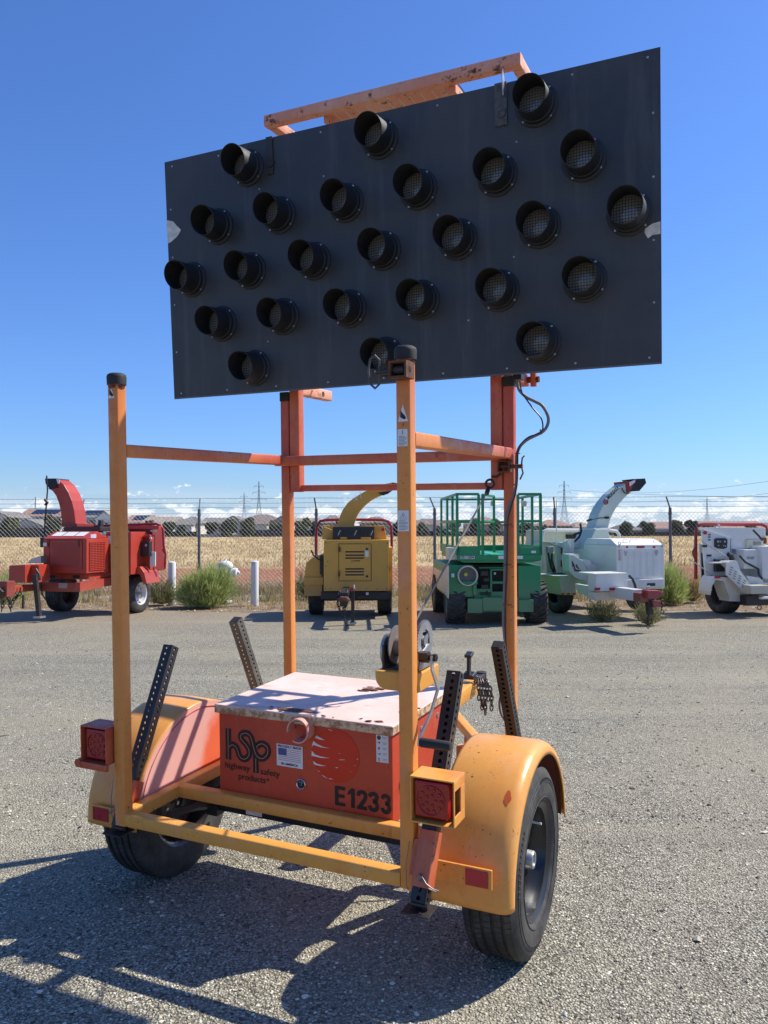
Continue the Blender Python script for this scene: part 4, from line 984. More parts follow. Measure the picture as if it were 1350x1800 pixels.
for u,v in ((769,1257),(741,1281)):
    q=L(u,v,s=.404); P(MB().lathe([(0,.012),(.003,.011),(.004,.004),(.004,0)],(.404,q.y,q.z),(1,0,0),16),'bolt_head',M_steel,bx)
# markings on the box
FY=-.0605
def C2(x,y): q=L(380+x/7.5,1240+y/7.5,t=-.06); return (q.x,q.z)
def C3(x,y): q=L(540+x/7.5,1280+y/7.5,t=-.06); return (q.x,q.z)
def smoothpath(pts,k=8):
    out=[]
    for i in range(len(pts)-1):
        p0,p1,p2,p3=[Vector(pts[max(0,min(len(pts)-1,j))]) for j in (i-1,i,i+1,i+2)]
        for j in range(k):
            t=j/k; out.append(.5*((2*p1)+(p2-p0)*t+(2*p0-5*p1+4*p2-p3)*t*t+(3*p1-p0-3*p2+p3)*t**3))
    out.append(Vector(pts[-1])); return out
def ribbon(b,pts,wd,y,th=.0004):
    n=len(pts); Lf=[];Rg=[]
    for i,p in enumerate(pts):
        d=(pts[min(i+1,n-1)]-pts[max(i-1,0)]).normalized(); nn=Vector((-d.y,d.x))
        Lf.append(p+nn*wd/2); Rg.append(p-nn*wd/2)
    for i in range(n-1):
        q=[Lf[i],Rg[i],Rg[i+1],Lf[i+1]]
        b.add([(v.x,y,v.y) for v in q],[(0,1,2,3)])
lg=MB(); lw=MB()
px_m=abs(C2(750,600)[0]-C2(0,600)[0])/750
sp1=[(165,560),(190,528),(225,520),(262,545),(285,592),(303,650),(330,690),(378,706),(420,680),(440,628),(428,568),(390,510),(347,462),(324,420),(336,382),(382,364),(430,380),(460,422),(480,482),(500,565),(525,640),(570,690),(620,696),(665,662),(686,602),(667,540),(615,506),(566,515),(534,548)]
ribs=[([(159,302),(163,712)],76),(sp1,74),([(520,640),(526,890)],70)]
for k,(p_,wd) in enumerate(ribs):
    pp=[Vector(C2(*q)) for q in p_]; pp=smoothpath(pp) if len(pp)>2 else pp
    ribbon(lg,pp,wd*px_m,FY-k*.0003)
    if k==2: pp=[Vector(C2(526,700)),Vector(C2(528,890))]
    ribbon(lw,pp,7*px_m,FY-.0016-k*.0002)
P(lg,'logo_letters',M_ink,bx); P(lw,'logo_centre_line',plain('logo_line_colour',(.62,.22,.12),.6),bx)
def btext(s,x,y,size_px,wpx,mat,cc=C2,bold=0,dy=-.0008,name='lettering',x2=None,y2=None):
    x0,z0=cc(x,y); x1,z1=cc(x2 or x+100,y2 if y2 is not None else y+18)
    M=plane_M((x0,FY+dy,z0),(1,0,0),(0,0,1))
    size=size_px*px_m; o=text(name,s,size,mat,bx,M,bold=bold)
    xs=[v.co.x for v in o.data.vertices]; wn=max(xs)-min(xs); k=wpx*px_m/wn
    for v in o.data.vertices: v.co.x=x0+(v.co.x-min(xs))*k
    return o
btext('highway',120,815,98,328,M_ink,name='word_highway')
btext('safety',587,905,98,245,M_ink,name='word_safety')
btext('products',297,966,98,352,M_ink,name='word_products')
btext('R',672,995,36,26,M_ink,name='registered_mark')
b=MB(); x,z=C2(685,975); b.torus((x,FY-.0008,z),(0,1,0),.0032,.0003,20,4); P(b,'registered_ring',M_ink,bx)
X0,X1=C3(368,1000)[0],C3(1098,1100)[0]; Z0=C3(368,1010)[1]; Z1=C3(368,757)[1]; HH=Z1-Z0; yn=FY-.0006
def digit(ch,xl,wd_):
    b=MB(); sw=.20*HH
    def S(pts): ribbon(b,smoothpath([Vector((xl+x*wd_,Z0+z*HH)) for x,z in pts],8),sw,yn)
    if ch=='E': b.box(xl,xl+sw,yn-.0003,yn,Z0,Z1); [b.box(xl+sw,xl+wd_*k_,yn-.0003,yn,z0*HH+Z0,z0*HH+Z0+sw*.86) for z0,k_ in ((0,1),(.42,.93),(.828,.98))]
    if ch=='1': b.box(xl+wd_*.52,xl+wd_*.52+sw,yn-.0003,yn,Z0,Z1).prism([(xl+wd_*.52,yn,Z1-.02*HH),(xl+wd_*.02,yn,Z0+.80*HH),(xl+wd_*.02,yn,Z0+.62*HH),(xl+wd_*.52,yn,Z0+.74*HH)],(0,-.0003,0))
    if ch=='2': S([(.14,.68),(.20,.84),(.5,.905),(.80,.84),(.86,.68),(.74,.50),(.45,.28),(.22,.10)]); b.box(xl+.03*wd_,xl+wd_,yn-.0006,yn-.0003,Z0,Z0+sw*.88)
    if ch=='3': S([(.13,.74),(.24,.86),(.5,.905),(.78,.85),(.84,.72),(.72,.58),(.46,.53)]); S([(.46,.53),(.76,.47),(.88,.30),(.76,.13),(.48,.085),(.22,.14),(.11,.28)])
    P(b,'digit' if ch!='E' else 'letter',M_ink,bx)
TW=X1-X0
for ch,a,c in (('E',0,.19),('1',.235,.36),('2',.405,.585),('3',.61,.79),('3',.838,1.0)): digit(ch,X0+a*TW,(c-a)*TW)
# sun disc
cx,cz=C3(372,365); R_=abs(C3(685,400)[0]-C3(55,340)[0])/2
M_disc=plain('deep_red_disc',(.60,.030,.008),.4,var=.05)
P(MB().lathe([(0,R_),(-.0004,R_),(-.0004,0)],(cx,-.0602,cz),(0,1,0),64),'sun_disc',M_disc,bx)
b=MB()
def poly(px,cc=C3,y=FY-.0006): b.prism([(cc(*q)[0],y,cc(*q)[1]) for q in px],(0,-.0003,0))
_p=poly
def poly(px,cc=C3,y=FY-.0006):
    q=MB().prism([(cc(*k)[0],y,cc(*k)[1]) for k in px],(0,-.0003,0)); P(q,'sun_ray',M_white,bx)
poly([(102,128),(125,95),(175,125),(235,157),(170,148)]); poly([(62,250),(70,205),(86,165),(130,205),(200,240),(298,265),(180,250),(110,228),(80,218)])
poly([(60,365),(62,295),(105,345),(180,372),(300,393),(180,390),(110,372)]); poly([(95,478),(78,430),(130,466),(190,484),(255,495),(170,497)])
poly([(135,545),(150,560),(175,572),(150,568)]); poly([(180,605),(225,632),(275,660),(230,645)]); poly([(280,665),(300,660),(350,672),(310,672)]); poly([(270,12),(300,18),(340,36),(300,26)])
poly([(422,413),(495,412),(495,418),(425,419)]); poly([(405,330),(440,332),(438,337)]); poly([(372,520),(392,513),(412,518),(390,526)]); poly([(655,410),(670,398),(672,405),(660,416)]); poly([(565,572),(580,568),(576,576)]); poly([(625,488),(638,486),(632,494)])
# flag sticker
x0,z1=C2(798,498); x1,_=C2(1140,530); z0=C2(812,787)[1]
fs_=P(MB().box(x0,x1,FY-.0006,-.0601,z0,z1),'flag_sticker',M_white,bx); wd=x1-x0; hh=z1-z0
b=MB().box(x0+wd*.06,x0+wd*.39,FY-.0010,FY-.0007,z0+hh*.50,z0+hh*.82); P(b,'flag_canton',plain('flag_blue',(.05,.06,.22),.5),bx)
b=MB()
for i in range(7): zz=z0+hh*(.24+.58*(i+.5)/7); b.box(x0+wd*(.40 if i>2 else .07),x0+wd*.93,FY-.0009,FY-.0007,zz-.0010,zz+.0010)
P(b,'flag_stripes',plain('flag_red',(.40,.12,.12),.5),bx)
b=MB()
for i in range(5):
    for j in range(4): b.lathe([(0,.0009),(-.0002,.0009),(-.0002,0)],(x0+wd*(.10+.062*i),FY-.0011,z0+hh*(.54+.075*j)),(0,1,0),5)
P(b,'flag_stars',M_white,bx)
for s_,zf in (('PROUDLY MADE',.86),('IN AMERICA',.07)):
    o=text('sticker_text',s_,.0135,M_ink,bx,plane_M((x0,FY-.0009,z0+hh*zf),(1,0,0),(0,0,1)),bold=.0004); xs=[v.co.x for v in o.data.vertices]; k0=.05 if zf>.5 else .18
    for v in o.data.vertices: v.co.x=x0+wd*k0+(v.co.x-min(xs))*(wd*(1-2*k0))/(max(xs)-min(xs))
# warning sticker with pictograms on the box
x0,z1=C3(910,82); x1=C3(1070,95)[0]; z0=C3(915,440)[1]; wd=x1-x0; hh=z1-z0
P(MB().box(x0,x1,FY-.0006,-.0601,z0,z1),'pictogram_sticker',M_white,bx); b=MB(); c_=MB()
for i in range(5):
    zc=z1-hh*(.10+.2*i); xc=x0+wd*.23
    if i in (0,): b.torus((xc,FY-.0009,zc),(0,1,0),.0062,.0022,18,4); b.box(xc-.003,xc+.003,FY-.0011,FY-.0008,zc-.0035,zc+.002)
    elif i==1: b.beam((xc-.008,FY-.0009,zc+.003),(xc+.006,FY-.0009,zc+.004),.0015,.0004,up=(0,1,0)); b.box(xc-.001,xc+.004,FY-.0011,FY-.0008,zc-.002,zc+.003)
    elif i==2: b.prism([(xc-.003,FY-.0009,zc-.004),(xc+.003,FY-.0009,zc-.004),(xc+.004,FY-.0009,zc+.001),(xc,FY-.0009,zc+.007),(xc-.003,FY-.0009,zc+.001)],(0,-.0003,0))
    elif i==3: b.beam((xc-.007,FY-.0009,zc),(xc+.003,FY-.0009,zc),.0012,.0004,up=(0,1,0)); b.box(xc,xc+.007,FY-.0011,FY-.0008,zc-.002,zc+.002)
    else: b.beam((xc,FY-.0009,zc+.006),(xc-.001,FY-.0009,zc-.002),.0018,.0004,up=(0,1,0)).beam((xc,FY-.0009,zc-.002),(xc-.004,FY-.0009,zc-.007),.0012,.0004,up=(0,1,0)).beam((xc,FY-.0009,zc-.002),(xc+.004,FY-.0009,zc-.007),.0012,.0004,up=(0,1,0)).beam((xc-.006,FY-.0009,zc+.002),(xc+.005,FY-.0009,zc+.003),.0012,.0004,up=(0,1,0))
    c_.box(x0+wd*.52,x0+wd*.88,FY-.0009,FY-.0007,zc+.0025,zc+.0042).box(x0+wd*.56,x0+wd*.82,FY-.0009,FY-.0007,zc-.003,zc-.0015)
P(b,'pictograms',M_ink,bx); P(c_,'fine_print',M_greyink,bx)
# ---- stickers on the rear posts
def psticker(s,z0,z1,x0,x1,kind):
    y=Rr-.0006
    if kind=='tri':
        xc=(x0+x1)/2; o=P(MB().prism([(x0,y,z0),(x1,y,z0),(xc,y,z1)],(0,-.0005,0)),'warning_triangle',M_white)
        P(MB().prism([(xc-.010,y-.0008,z0+.014),(xc+.004,y-.0008,z0+.006),(xc+.012,y-.0008,z0+.010),(xc+.006,y-.0008,z0+.020),(xc-.004,y-.0008,z0+.030),(xc-.008,y-.0008,z0+.038)],(0,-.0003,0)),'triangle_pictogram',M_ink,o); return
    o=P(MB().box(x0,x1,y-.0005,y,z0,z1),'warning_sticker',M_white); b=MB(); wd=x1-x0; hh=z1-z0
    if kind=='big':
        zt=z1-hh*.12; zb=z1-hh*.42; xc=(x0+x1)/2
        for p,q in (((xc,zt),(x0+wd*.2,zb)),((xc,zt),(x1-wd*.2,zb)),((x0+wd*.2,zb),(x1-wd*.2,zb))): b.beam((p[0],y-.0008,p[1]),(q[0],y-.0008,q[1]),.0012,.0003,up=(0,1,0))
        b.box(xc-.0012,xc+.0012,y-.001,y-.0007,zb+.004,zt-.006); r0,r1=.5,.92
    else: b.box(x0+wd*.45,x0+wd*.55,y-.001,y-.0007,z1-hh*.30,z1-hh*.08); r0,r1=.42,.92
    k=7
    for i in range(k):
        zz=z1-hh*(r0+(r1-r0)*i/(k-1)); b.box(x0+wd*.12,x0+wd*(.9 if i%3 else .7),y-.001,y-.0007,zz-.0009,zz+.0009)
    P(b,'sticker_print',M_greyink,o)
psticker(1,2.000+.0,2.056,.612,.648,'tri'); psticker(1,1.918,1.975,.607+.003,.646,'small'); psticker(1,1.637,1.706,.608,.648,'big')
psticker(-1,2.150,2.190,-.650,-.616,'tri')
# ---- winch on its shelf behind the right rear post
sh=MB(); n=8
prof=[(.655,1.150),(.655,1.104)]+[(.515-.022*math.sin(math.radians(90*i/n)),1.120-.022+.0*i-.016*math.cos(math.radians(90*i/n))+.010) for i in range(n+1)]+[(.493,1.150)]
prof=[(.655,1.150),(.655,1.086),(.530,1.086),(.508,1.094),(.496,1.110),(.492,1.128),(.492,1.150)]
sh.prism([(x,-.389,z) for x,z in prof],(0,.19,0)); wn=P(sh,'winch_shelf',M_base,bevel=.004)
gx,gy,gz=.640,-.285,1.245
P(MB().box(.505,.515,-.36,-.21,1.15,1.235).box(.618,.626,-.37,-.20,1.15,1.27).box(.505,.626,-.36,-.21,1.150,1.156),'winch_frame',M_dsteel,wn,bevel=.003)
P(MB().lathe([(0,.058),(.012,.058)],(.490,gy,1.205),(1,0,0),32,cap=True),'winch_cover',M_steel,wn,smooth=True)
P(MB().cyl((.51,gy,1.22),(.62,gy,1.22),.034,20).lathe([(0,.068),(.004,.068)],(.525,gy,1.225),(1,0,0),28,cap=True),'winch_drum',plain('winch_strap_roll',(.20,.17,.15),.8),wn,smooth=True)
gear=MB(); nt_=40; prof_=[]
for i in range(nt_*4):
    t=2*math.pi*i/(nt_*4); r=.074 if (i%4)<2 else .0675; prof_.append(Vector((0,r*math.cos(t),r*math.sin(t))))
c0=Vector((.630,gy,gz)); inn=[Vector((0,.040*math.cos(2*math.pi*i/(nt_*4)),.040*math.sin(2*math.pi*i/(nt_*4)))) for i in range(nt_*4)]
gear.loft([[c0+p for p in inn],[c0+p for p in prof_],[c0+p+Vector((.009,0,0)) for p in prof_],[c0+p+Vector((.009,0,0)) for p in inn],[c0+p for p in inn]],True,False)
gear.cyl(c0,c0+Vector((.012,0,0)),.018,16)
for i in range(3):
    t=2*math.pi*i/3+.4; gear.beam(c0+Vector((.004,0,0)),c0+Vector((.004,.045*math.cos(t),.045*math.sin(t))),.018,.006,up=(1,0,0))
P(gear,'winch_gear',M_steel,wn)
P(MB().cyl((.62,-.335,1.200),(.700,-.335,1.200),.011,14).cyl((.64,-.335,1.2),(.672,-.335,1.2),.020,14).cyl((.687,-.335,1.2),(.700,-.335,1.2),.014,6),'crank_shaft',M_dsteel,wn,smooth=True)
P(MB().box(.626,.640,-.35,-.23,1.158,1.215).prism([(.640,-.36,1.155),(.640,-.24,1.155),(.640,-.27,1.235),(.640,-.33,1.22)],(.010,0,0)),'gear_guard',M_steel,wn,bevel=.004)
ck=MB()
pth=[Vector((.688,-.345,1.208)),Vector((.690,-.352,1.165)),L(770,1210,s=.70)+Vector((0,0,0)),L(757,1255,s=.69),Vector((.672,-.425,.945)),Vector((.672,-.428,.925))]
for a,c in zip(pth[:-1],pth[1:]): ck.beam(a,c+(c-a).normalized()*.004,.006,.019,up=(0,1,0))
P(ck,'crank_arm',M_steel,wn,bevel=.001)
P(MB().lathe([(0,.0135),(.004,.016),(.10,.0155),(.108,.0135),(.110,.004)],(.676,-.428,.934),(1,0,0),20,cap=True),'crank_grip',M_rubber,wn,smooth=True)
# strap up to the lifting eye
P(MB().beam((.585,gy+.01,1.288),(.535,.775,1.775),.010,.003,up=(1,0,0)),'lift_strap',M_gcable,wn)
P(MB().torus((.541,.78,1.802),(0,1,0),.020,.006,20,7).cyl((.538,.74,1.755),(.538,.77,1.785),.011,10).tube([(.545,.80,1.838),(.565,.80,1.835),(.59,.80,1.85)],.006,6),'strap_hook',M_dsteel,wn,smooth=True)
# ---- cables down the right mast
def cab(px,t,r,extra=None): 
    pts=[Vector((*L(u,v,t=t),)) for u,v in px]; pts=[Vector((p.x,p.y+(extra or 0),p.z)) for p in pts]
    out=[]
    for i in range(len(pts)-1):
        p0,p1,p2,p3=[pts[max(0,min(len(pts)-1,j))] for j in (i-1,i,i+1,i+2)]
        for j in range(6):
            q=j/6; out.append(.5*((2*p1)+(p2-p0)*q+(2*p0-5*p1+4*p2-p3)*q*q+(3*p1-p0-3*p2+p3)*q**3))
    out.append(pts[-1]); return MB().tube(out,r,8)
P(cab([(909,668),(912,684),(924,697),(941,706),(953,713),(962,728),(964,740),(960,752),(952,760),(940,766),(925,774),(914,785),(909,798),(908,815),(908,845),(904,868),(895,890),(889,912),(888,950),(888,990),(887,1030),(885,1080),(886,1110),(890,1150),(889,1180)],.795,.0075),'conduit',M_gcable,smooth=True)
P(cab([(914,670),(917,688),(926,703),(938,719),(950,733),(954,745),(953,757),(945,763),(930,768),(918,778),(911,791),(910,812),(909,842),(906,868),(898,893),(893,915),(892,960),(891,1010),(889,1060),(889,1120),(893,1170)],.790,.0035),'thin_cable',M_black,smooth=True)
P(cab([(883,1215),(878,1235),(881,1255),(890,1270),(893,1285)],.70,.006),'conduit',M_gcable,smooth=True)
b=MB()
for u,v in ((951,759),(910,797),(906,852),(888,923),(888,993),(888,1063)):
    p=L(u,v,t=.793); b.torus(p,(0,0,1) if v>780 else (1,0,.3),.0115,.0022,12,5); 
    if v>900: b.tube([p+Vector((.01,-.004,0)),p+Vector((.035,-.012,.004)),p+Vector((.045,-.01,-.006)),p+Vector((.03,-.012,-.008))],.0022,5)
P(b,'cable_ties',M_rust)
P(MB().box(.648,.690,.80,.86,2.29,2.335),'junction_box',M_black,bevel=.003)
# ================================================================ PARKED MACHINES, BOLLARDS, HYDRANT
def cpaint(name,c,rust=.18,rough=.4,dirt=.35):
    m,t,b=newmat(name); g=G(t); o=g.oc()
    d=g.mr(g.noise(o,5,6,.7),.42,.72); col=g.mix(g.m('MULTIPLY',d,dirt),c,tuple(.55*x+.45*y for x,y in zip(c,(.20,.16,.12))))
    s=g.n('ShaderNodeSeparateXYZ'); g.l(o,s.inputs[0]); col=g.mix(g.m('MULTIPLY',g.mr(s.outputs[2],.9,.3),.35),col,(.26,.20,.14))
    col,mk=rusty(g,o,col,rust,scale=9); g.l(col,b.inputs['Base Color']); b.inputs['Roughness'].default_value=rough; return m
M_cred=cpaint('chipper_red',(.43,.040,.020)); M_cred2=cpaint('chipper_dark_red',(.25,.018,.014)); M_cyel=cpaint('chipper_yellow',(.68,.345,.05),dirt=.25)
M_cwhi=cpaint('chipper_white',(.72,.71,.66),dirt=.22); M_cgw=cpaint('chipper_greenish_white',(.55,.62,.52),dirt=.2); M_cgre=cpaint('lift_green',(.008,.235,.085),dirt=.12)
M_cream=cpaint('cream_side_panel',(.62,.60,.45)); M_hoop=cpaint('dark_red_tube',(.32,.015,.03)); M_wrim=plain('white_wheel_steel',(.68,.68,.67),.4)
M_wood2=plain('brown_wooden_block',(.10,.07,.05),.8)
class Mach:
    def __init__(s,name,label,cat,loc,deg,group=None):
        s.root=empty(name,(*loc,0),math.radians(deg)); tag(s.root,label,cat,group)
        s.M=Matrix.Translation((*loc,0))@Matrix.Rotation(math.radians(deg),4,'Z')
    def pt(s,u,v,x=None,y=None,z=None): return hit(s.M,u,v,x,y,z)
    def rect(s,u0,v0,u1,v1,y):
        um,vm=(u0+u1)/2,(v0+v1)/2; return s.pt(u0,vm,y=y).x,s.pt(u1,vm,y=y).x,s.pt(um,v1,y=y).z,s.pt(um,v0,y=y).z
    def B(s,name,mat,u0,v0,u1,v1,y0,y1,parent=None,bevel=.01):
        x0,x1,z0,z1=s.rect(u0,v0,u1,v1,y0); return MB().box(x0,x1,y0,y1,z0,z1).build(name,mat,parent or s.root,bevel=bevel)
    def poly(s,name,mat,px,y,d,parent=None,bevel=0):
        return MB().prism([s.pt(u,v,y=y) for u,v in px],(0,d,0)).build(name,mat,parent or s.root,bevel=bevel)
    def polyx(s,name,mat,px,x,d,parent=None,bevel=0):
        return MB().prism([s.pt(u,v,x=x) for u,v in px],(d,0,0)).build(name,mat,parent or s.root,bevel=bevel)
    def T(s,name,mat,px,y,r,parent=None,n=8):
        pts=[s.pt(u,v,y=(y[i] if isinstance(y,(list,tuple)) else y)) for i,(u,v) in enumerate(px)]
        return MB().tube(pts,r,n).build(name,mat,parent or s.root,smooth=True)
    def sweep(s,name,mat,outer,inner,y,d,parent=None):
        b=MB(); O=[s.pt(u,v,y=y) for u,v in outer]; I=[s.pt(u,v,y=y) for u,v in inner]
        V=Vector((0,d,0)); b.loft([[o,i,i+V,o+V] for o,i in zip(O,I)],True,True); return b.build(name,mat,parent or s.root,bevel=.012)
    def wheel(s,x,y,R,wd,ax=1,mat=None,rr=.55):
        return wheel(s.root,(x,y,R),(ax,0,0),R,wd,R*rr,M_tyre,mat or M_rimb,hub=True,n=40)
def chainm(m,pts,parent=None,lnk=.05,r=.007,R=.018,name='safety_chain'):
    b=MB(); chain(b,pts,lnk=lnk,r=r,R=R); return b.build(name,M_dsteel,parent or m.root)
# ---------------------------------------------------------------- yellow chipper
m=Mach('wood_chipper','yellow wood chipper with curved yellow chute and dark red hoop, parked facing the camera','wood chipper',(-.62,15.0),1,'towable wood chippers parked along the fence')
m.wheel(m.pt(556,1065,y=-.1).x,0,.37,.26,-1); m.wheel(m.pt(676,1065,y=-.1).x,0,.37,.26,1)
fr=m.B('chassis',M_black,564,1040,688,1054,-.75,1.0); m.B('axle_beam',M_black,566,1046,668,1056,-.2,.1)
ec=m.B('engine_cover',M_cyel,569,949,684,1039,-.85,.55)
dr=m.B('access_door',M_cyel,597,957,651,1020,-.87,-.851,bevel=.004)
gp=MB()
for v0,v1,vv in ((0,0,(970,976,981)),(0,0,(1000,1005,1010.5))):
    for v in vv:
        x0,x1,z0,z1=m.rect(607,v-1.2,640,v+1.2,-.872); gp=MB().box(x0,x1,-.8735,-.8702,z0,z1); gp.build('vent_slot',M_ink,dr)
x0,x1,z0,z1=m.rect(642,968,648,979,-.872); MB().box(x0,x1,-.8735,-.8702,z0,z1).build('door_sticker',M_white,dr)
for u,v in ((597,966),(596,1009)): x0,x1,z0,z1=m.rect(u-1.5,v-5,u+1.5,v+4,-.88); MB().box(x0,x1,-.90,-.87,z0,z1).build('hinge',M_rust,dr)
for u,v in ((645,965),(645,1013)): p=m.pt(u,v,y=-.872); MB().cyl(p,p+Vector((0,-.01,0)),.022,14).build('door_latch',M_dsteel,dr)
bb=MB()
for u,v in ((573,954),(681,955),(576,987),(573,995),(681,996),(572,1035),(581,1035),(644,1035),(663,1035),(680,1035)): p=m.pt(u,v,y=-.851); bb.cyl(p,p+Vector((0,-.008,0)),.009,8)
bb.build('cover_bolts',M_ink,ec)
# seams of the door
x0,x1,z0,z1=m.rect(595.5,956,652.5,1021,-.852); MB().box(x0,x1,-.856,-.8515,z1,z1+.006).box(x0,x1,-.856,-.8515,z0-.006,z0).box(x0-.006,x0,-.856,-.8515,z0,z1).box(x1,x1+.006,-.856,-.8515,z0,z1).build('door_gap',M_ink,ec)
dm=m.pt(624,986,y=-.872); MB().prism([dm+Vector((-.07,0,.015)),dm+Vector((-.05,0,-.02)),dm+Vector((-.03,0,.015)),dm+Vector((-.05,0,0))],(0,-.002,0)).box(dm.x-.02,dm.x+.09,-.8745,-.8722,dm.z-.006,dm.z+.008).build('maker_mark',M_ink,dr)
gr=m.B('radiator_guard',M_black,585,926,658,948,-.75,-.35)
for i in range(9):
    u=595+i*7.2; p=[m.pt(u+a,v,y=-.752) for a,v in ((-1.5,941),(0.2,941),(4.0,932),(2.2,932))]; MB().prism(p,(0,-.003,0)).build('guard_slot',M_ink if i%4 else M_steel,gr)
bb=MB()
for i in range(8): p=m.pt(592+i*8,929,y=-.752); bb.cyl(p,p+Vector((0,-.006,0)),.01,8)
bb.build('guard_bolts',M_dsteel,gr)
m.B('guard_pads',M_cyel,598,944,610,948,-.76,-.7); m.B('guard_pads',M_cyel,634,944,652,948,-.76,-.7)
m.poly('hopper_housing',M_cyel,[(568,924),(676,924),(680,948),(566,948)],-.2,.9,bevel=.01)
m.poly('housing_wing',M_cyel,[(658,926),(676,925),(672,948),(658,948)],-.6,.3); m.poly('housing_wing',M_cyel,[(569,926),(585,932),(585,948),(567,948)],-.6,.3)
p=m.pt(673,931,y=-.62); MB().cyl(p,p+Vector((0,-.02,0)),.03,14).build('stop_button',M_redref,m.root)
m.T('safety_hoop',M_hoop,[(555.5,974),(555.5,940),(557,924),(563,916),(574,914),(600,913.5),(640,913.5),(672,914),(683,917),(687.5,925),(688.5,945),(688.5,965)],.9,.028)
ch_=m.sweep('discharge_chute',M_cyel,[(593,927),(594,920),(597,908),(603,895),(612,883),(625,873),(641,864),(652,860)],[(622,927),(623,920),(627,908),(633,898),(642,888),(653,879),(664,873),(672,870)],-.05,.32)
m.poly('chute_cap',M_cyel,[(655,855),(690,848),(697,849),(697,857),(670,868),(641,865)],-.08,.38,ch_); m.poly('chute_mouth',M_ink,[(689,848.5),(698,849.5),(698,853.5),(689,853.5)],-.09,.40,ch_); m.poly('chute_bracket',M_black,[(664,866),(690,862),(682,868),(673,871)],-.085,.06,ch_)
b=MB()
for u0,v0,u1,v1 in ((625,873,628,880),(633,865,635,876)): a=m.pt(u0,v0,y=-.052); c=m.pt(u1,v1,y=-.052); b.beam(a,c,.012,.002,up=(0,1,0))
for u,v in ((626,872),(624,878)): p=m.pt(u,v,y=-.052); b.torus(p,(0,1,0),.022,.004,10,4)
b.build('chute_marks',M_white,ch_)
m.poly('left_fender',M_cyel,[(535,1012),(538,990),(547,982),(565,975),(567,1048),(535,1048)],-.45,1.1,bevel=.01); m.poly('fender_shelf',M_cyel,[(534,1015),(568,1015),(568,1028),(534,1028)],-.50,.1)
m.B('control_box',M_dsteel,562,976,569,1010,-.55,-.3); m.T('lever',M_black,[(547,967),(551,976),(560,983),(569,986)],-.7,.014)
m.B('right_side_panel',M_cyel,684,962,690,1048,-.5,.9); 
tg_=m.B('tongue',M_black,598,1042,612,1052,-2.1,-.75); cp_=m.T('coupler_ring',M_rust,[(596,1057),(600,1053),(608,1053),(612,1057)],-2.2,.045,tg_); m.B('coupler_block',M_dsteel,597,1056,611,1066,-2.2,-2.0)
chainm(m,[m.pt(604,1066,y=-2.2),m.pt(603,1080,y=-2.2),m.pt(606,1092,y=-2.2),m.pt(612,1103,y=-2.25)]); chainm(m,[m.pt(609,1040,y=-1.9),m.pt(612,1056,y=-2.1),m.pt(606,1070,y=-2.2),m.pt(604,1085,y=-2.2)]); chainm(m,[m.pt(597,1040,y=-1.9),m.pt(593,1062,y=-2.1),m.pt(600,1078,y=-2.2)])
jk_=m.B('jack_stand',M_dsteel,617,1038,623,1096,-1.75,-1.68); m.B('jack_foot',M_steel,614,1094,627,1097,-1.80,-1.60,jk_); p=m.pt(618,1036,y=-1.78); MB().cyl(p,p+Vector((0,-.04,0)),.035,12).build('jack_cap',M_redref,jk_); m.T('jack_handle',M_white,[(619,1037),(623,1034),(622,1028)],-1.8,.012,jk_)
m.B('licence_plate',M_dsteel,628,1046,642,1053,-.80,-.77); m.B('tag_plate',M_white,643,1041,648,1046,-.80,-.77)
# ---------------------------------------------------------------- red chipper
m=Mach('wood_chipper','red wood chipper with tall red curved chute and white wheel rim, parked at far left','wood chipper',(-5.45,15.4),-14,'towable wood chippers parked along the fence')
YF=-1.15
x0,x1,z0,z1=m.rect(76,947,152,1008,YF); ye=m.pt(191,975,x=x1).y
wa=m.pt(104,1055,y=-.1).x; wb=m.pt(240,1040,y=.1).x
m.wheel(wa,0,.36,.30,-1,M_dsteel); m.wheel(wb,.1,.37,.22,1,M_wrim)
ec=MB().box(x0,x1,YF,ye,z0,z1).build('engine_cover',M_cred,m.root,bevel=.01)
zt_=m.pt(120,934,y=YF+.35).z
MB().prism([(x0,YF,z1+.002),(x0,YF+.34,zt_),(x0,ye,z1+.002)],(x1-x0,0,0)).build('cover_hood',M_cred,m.root,bevel=.008)
pp=m.B('cover_panel',M_cred,88,950,144,1000,YF-.012,YF-.001,ec,.003)
b=MB(); X0,X1,Z0,Z1=m.rect(87.4,949.4,144.6,1000.6,YF-.003); b.box(X0-.005,X0,YF-.004,YF-.001,Z0,Z1).box(X1,X1+.005,YF-.004,YF-.001,Z0,Z1).box(X0,X1,YF-.004,YF-.001,Z1,Z1+.005).build('panel_gap',M_ink,ec)
for i in range(26):
    v=954+i*1.7; X0,X1,Z0,Z1=m.rect(92,v,140,v+.5,YF-.013); MB().box(X0,X1,YF-.016,YF-.012,Z0,Z1).build('louvre',M_cred2,pp) if i%1==0 else None
for u in (84,138): m.T('cover_strap',M_dsteel,[(u,947),(u+.5,962)],YF-.02,.009,ec)
X0,X1,Z0,Z1=m.rect(76,954,82,960,YF-.003); MB().box(X0,X1,YF-.005,YF-.001,Z0,Z1).build('cover_sticker',M_white,ec)
b=MB()
for f0,f1 in ((.10,.33),(.36,.62),(.65,.85)):
    xa=x0+(x1-x0)*f0; xb=x0+(x1-x0)*f1; sl=(zt_-z1)/.34
    b.add([(xa,YF+.10,z1+.10*sl+.010),(xb,YF+.10,z1+.10*sl+.010),(xb,YF+.28,z1+.28*sl+.010),(xa,YF+.28,z1+.28*sl+.010)],[(0,1,2,3)])
b.build('hood_stickers',M_white,ec,solid=.003)
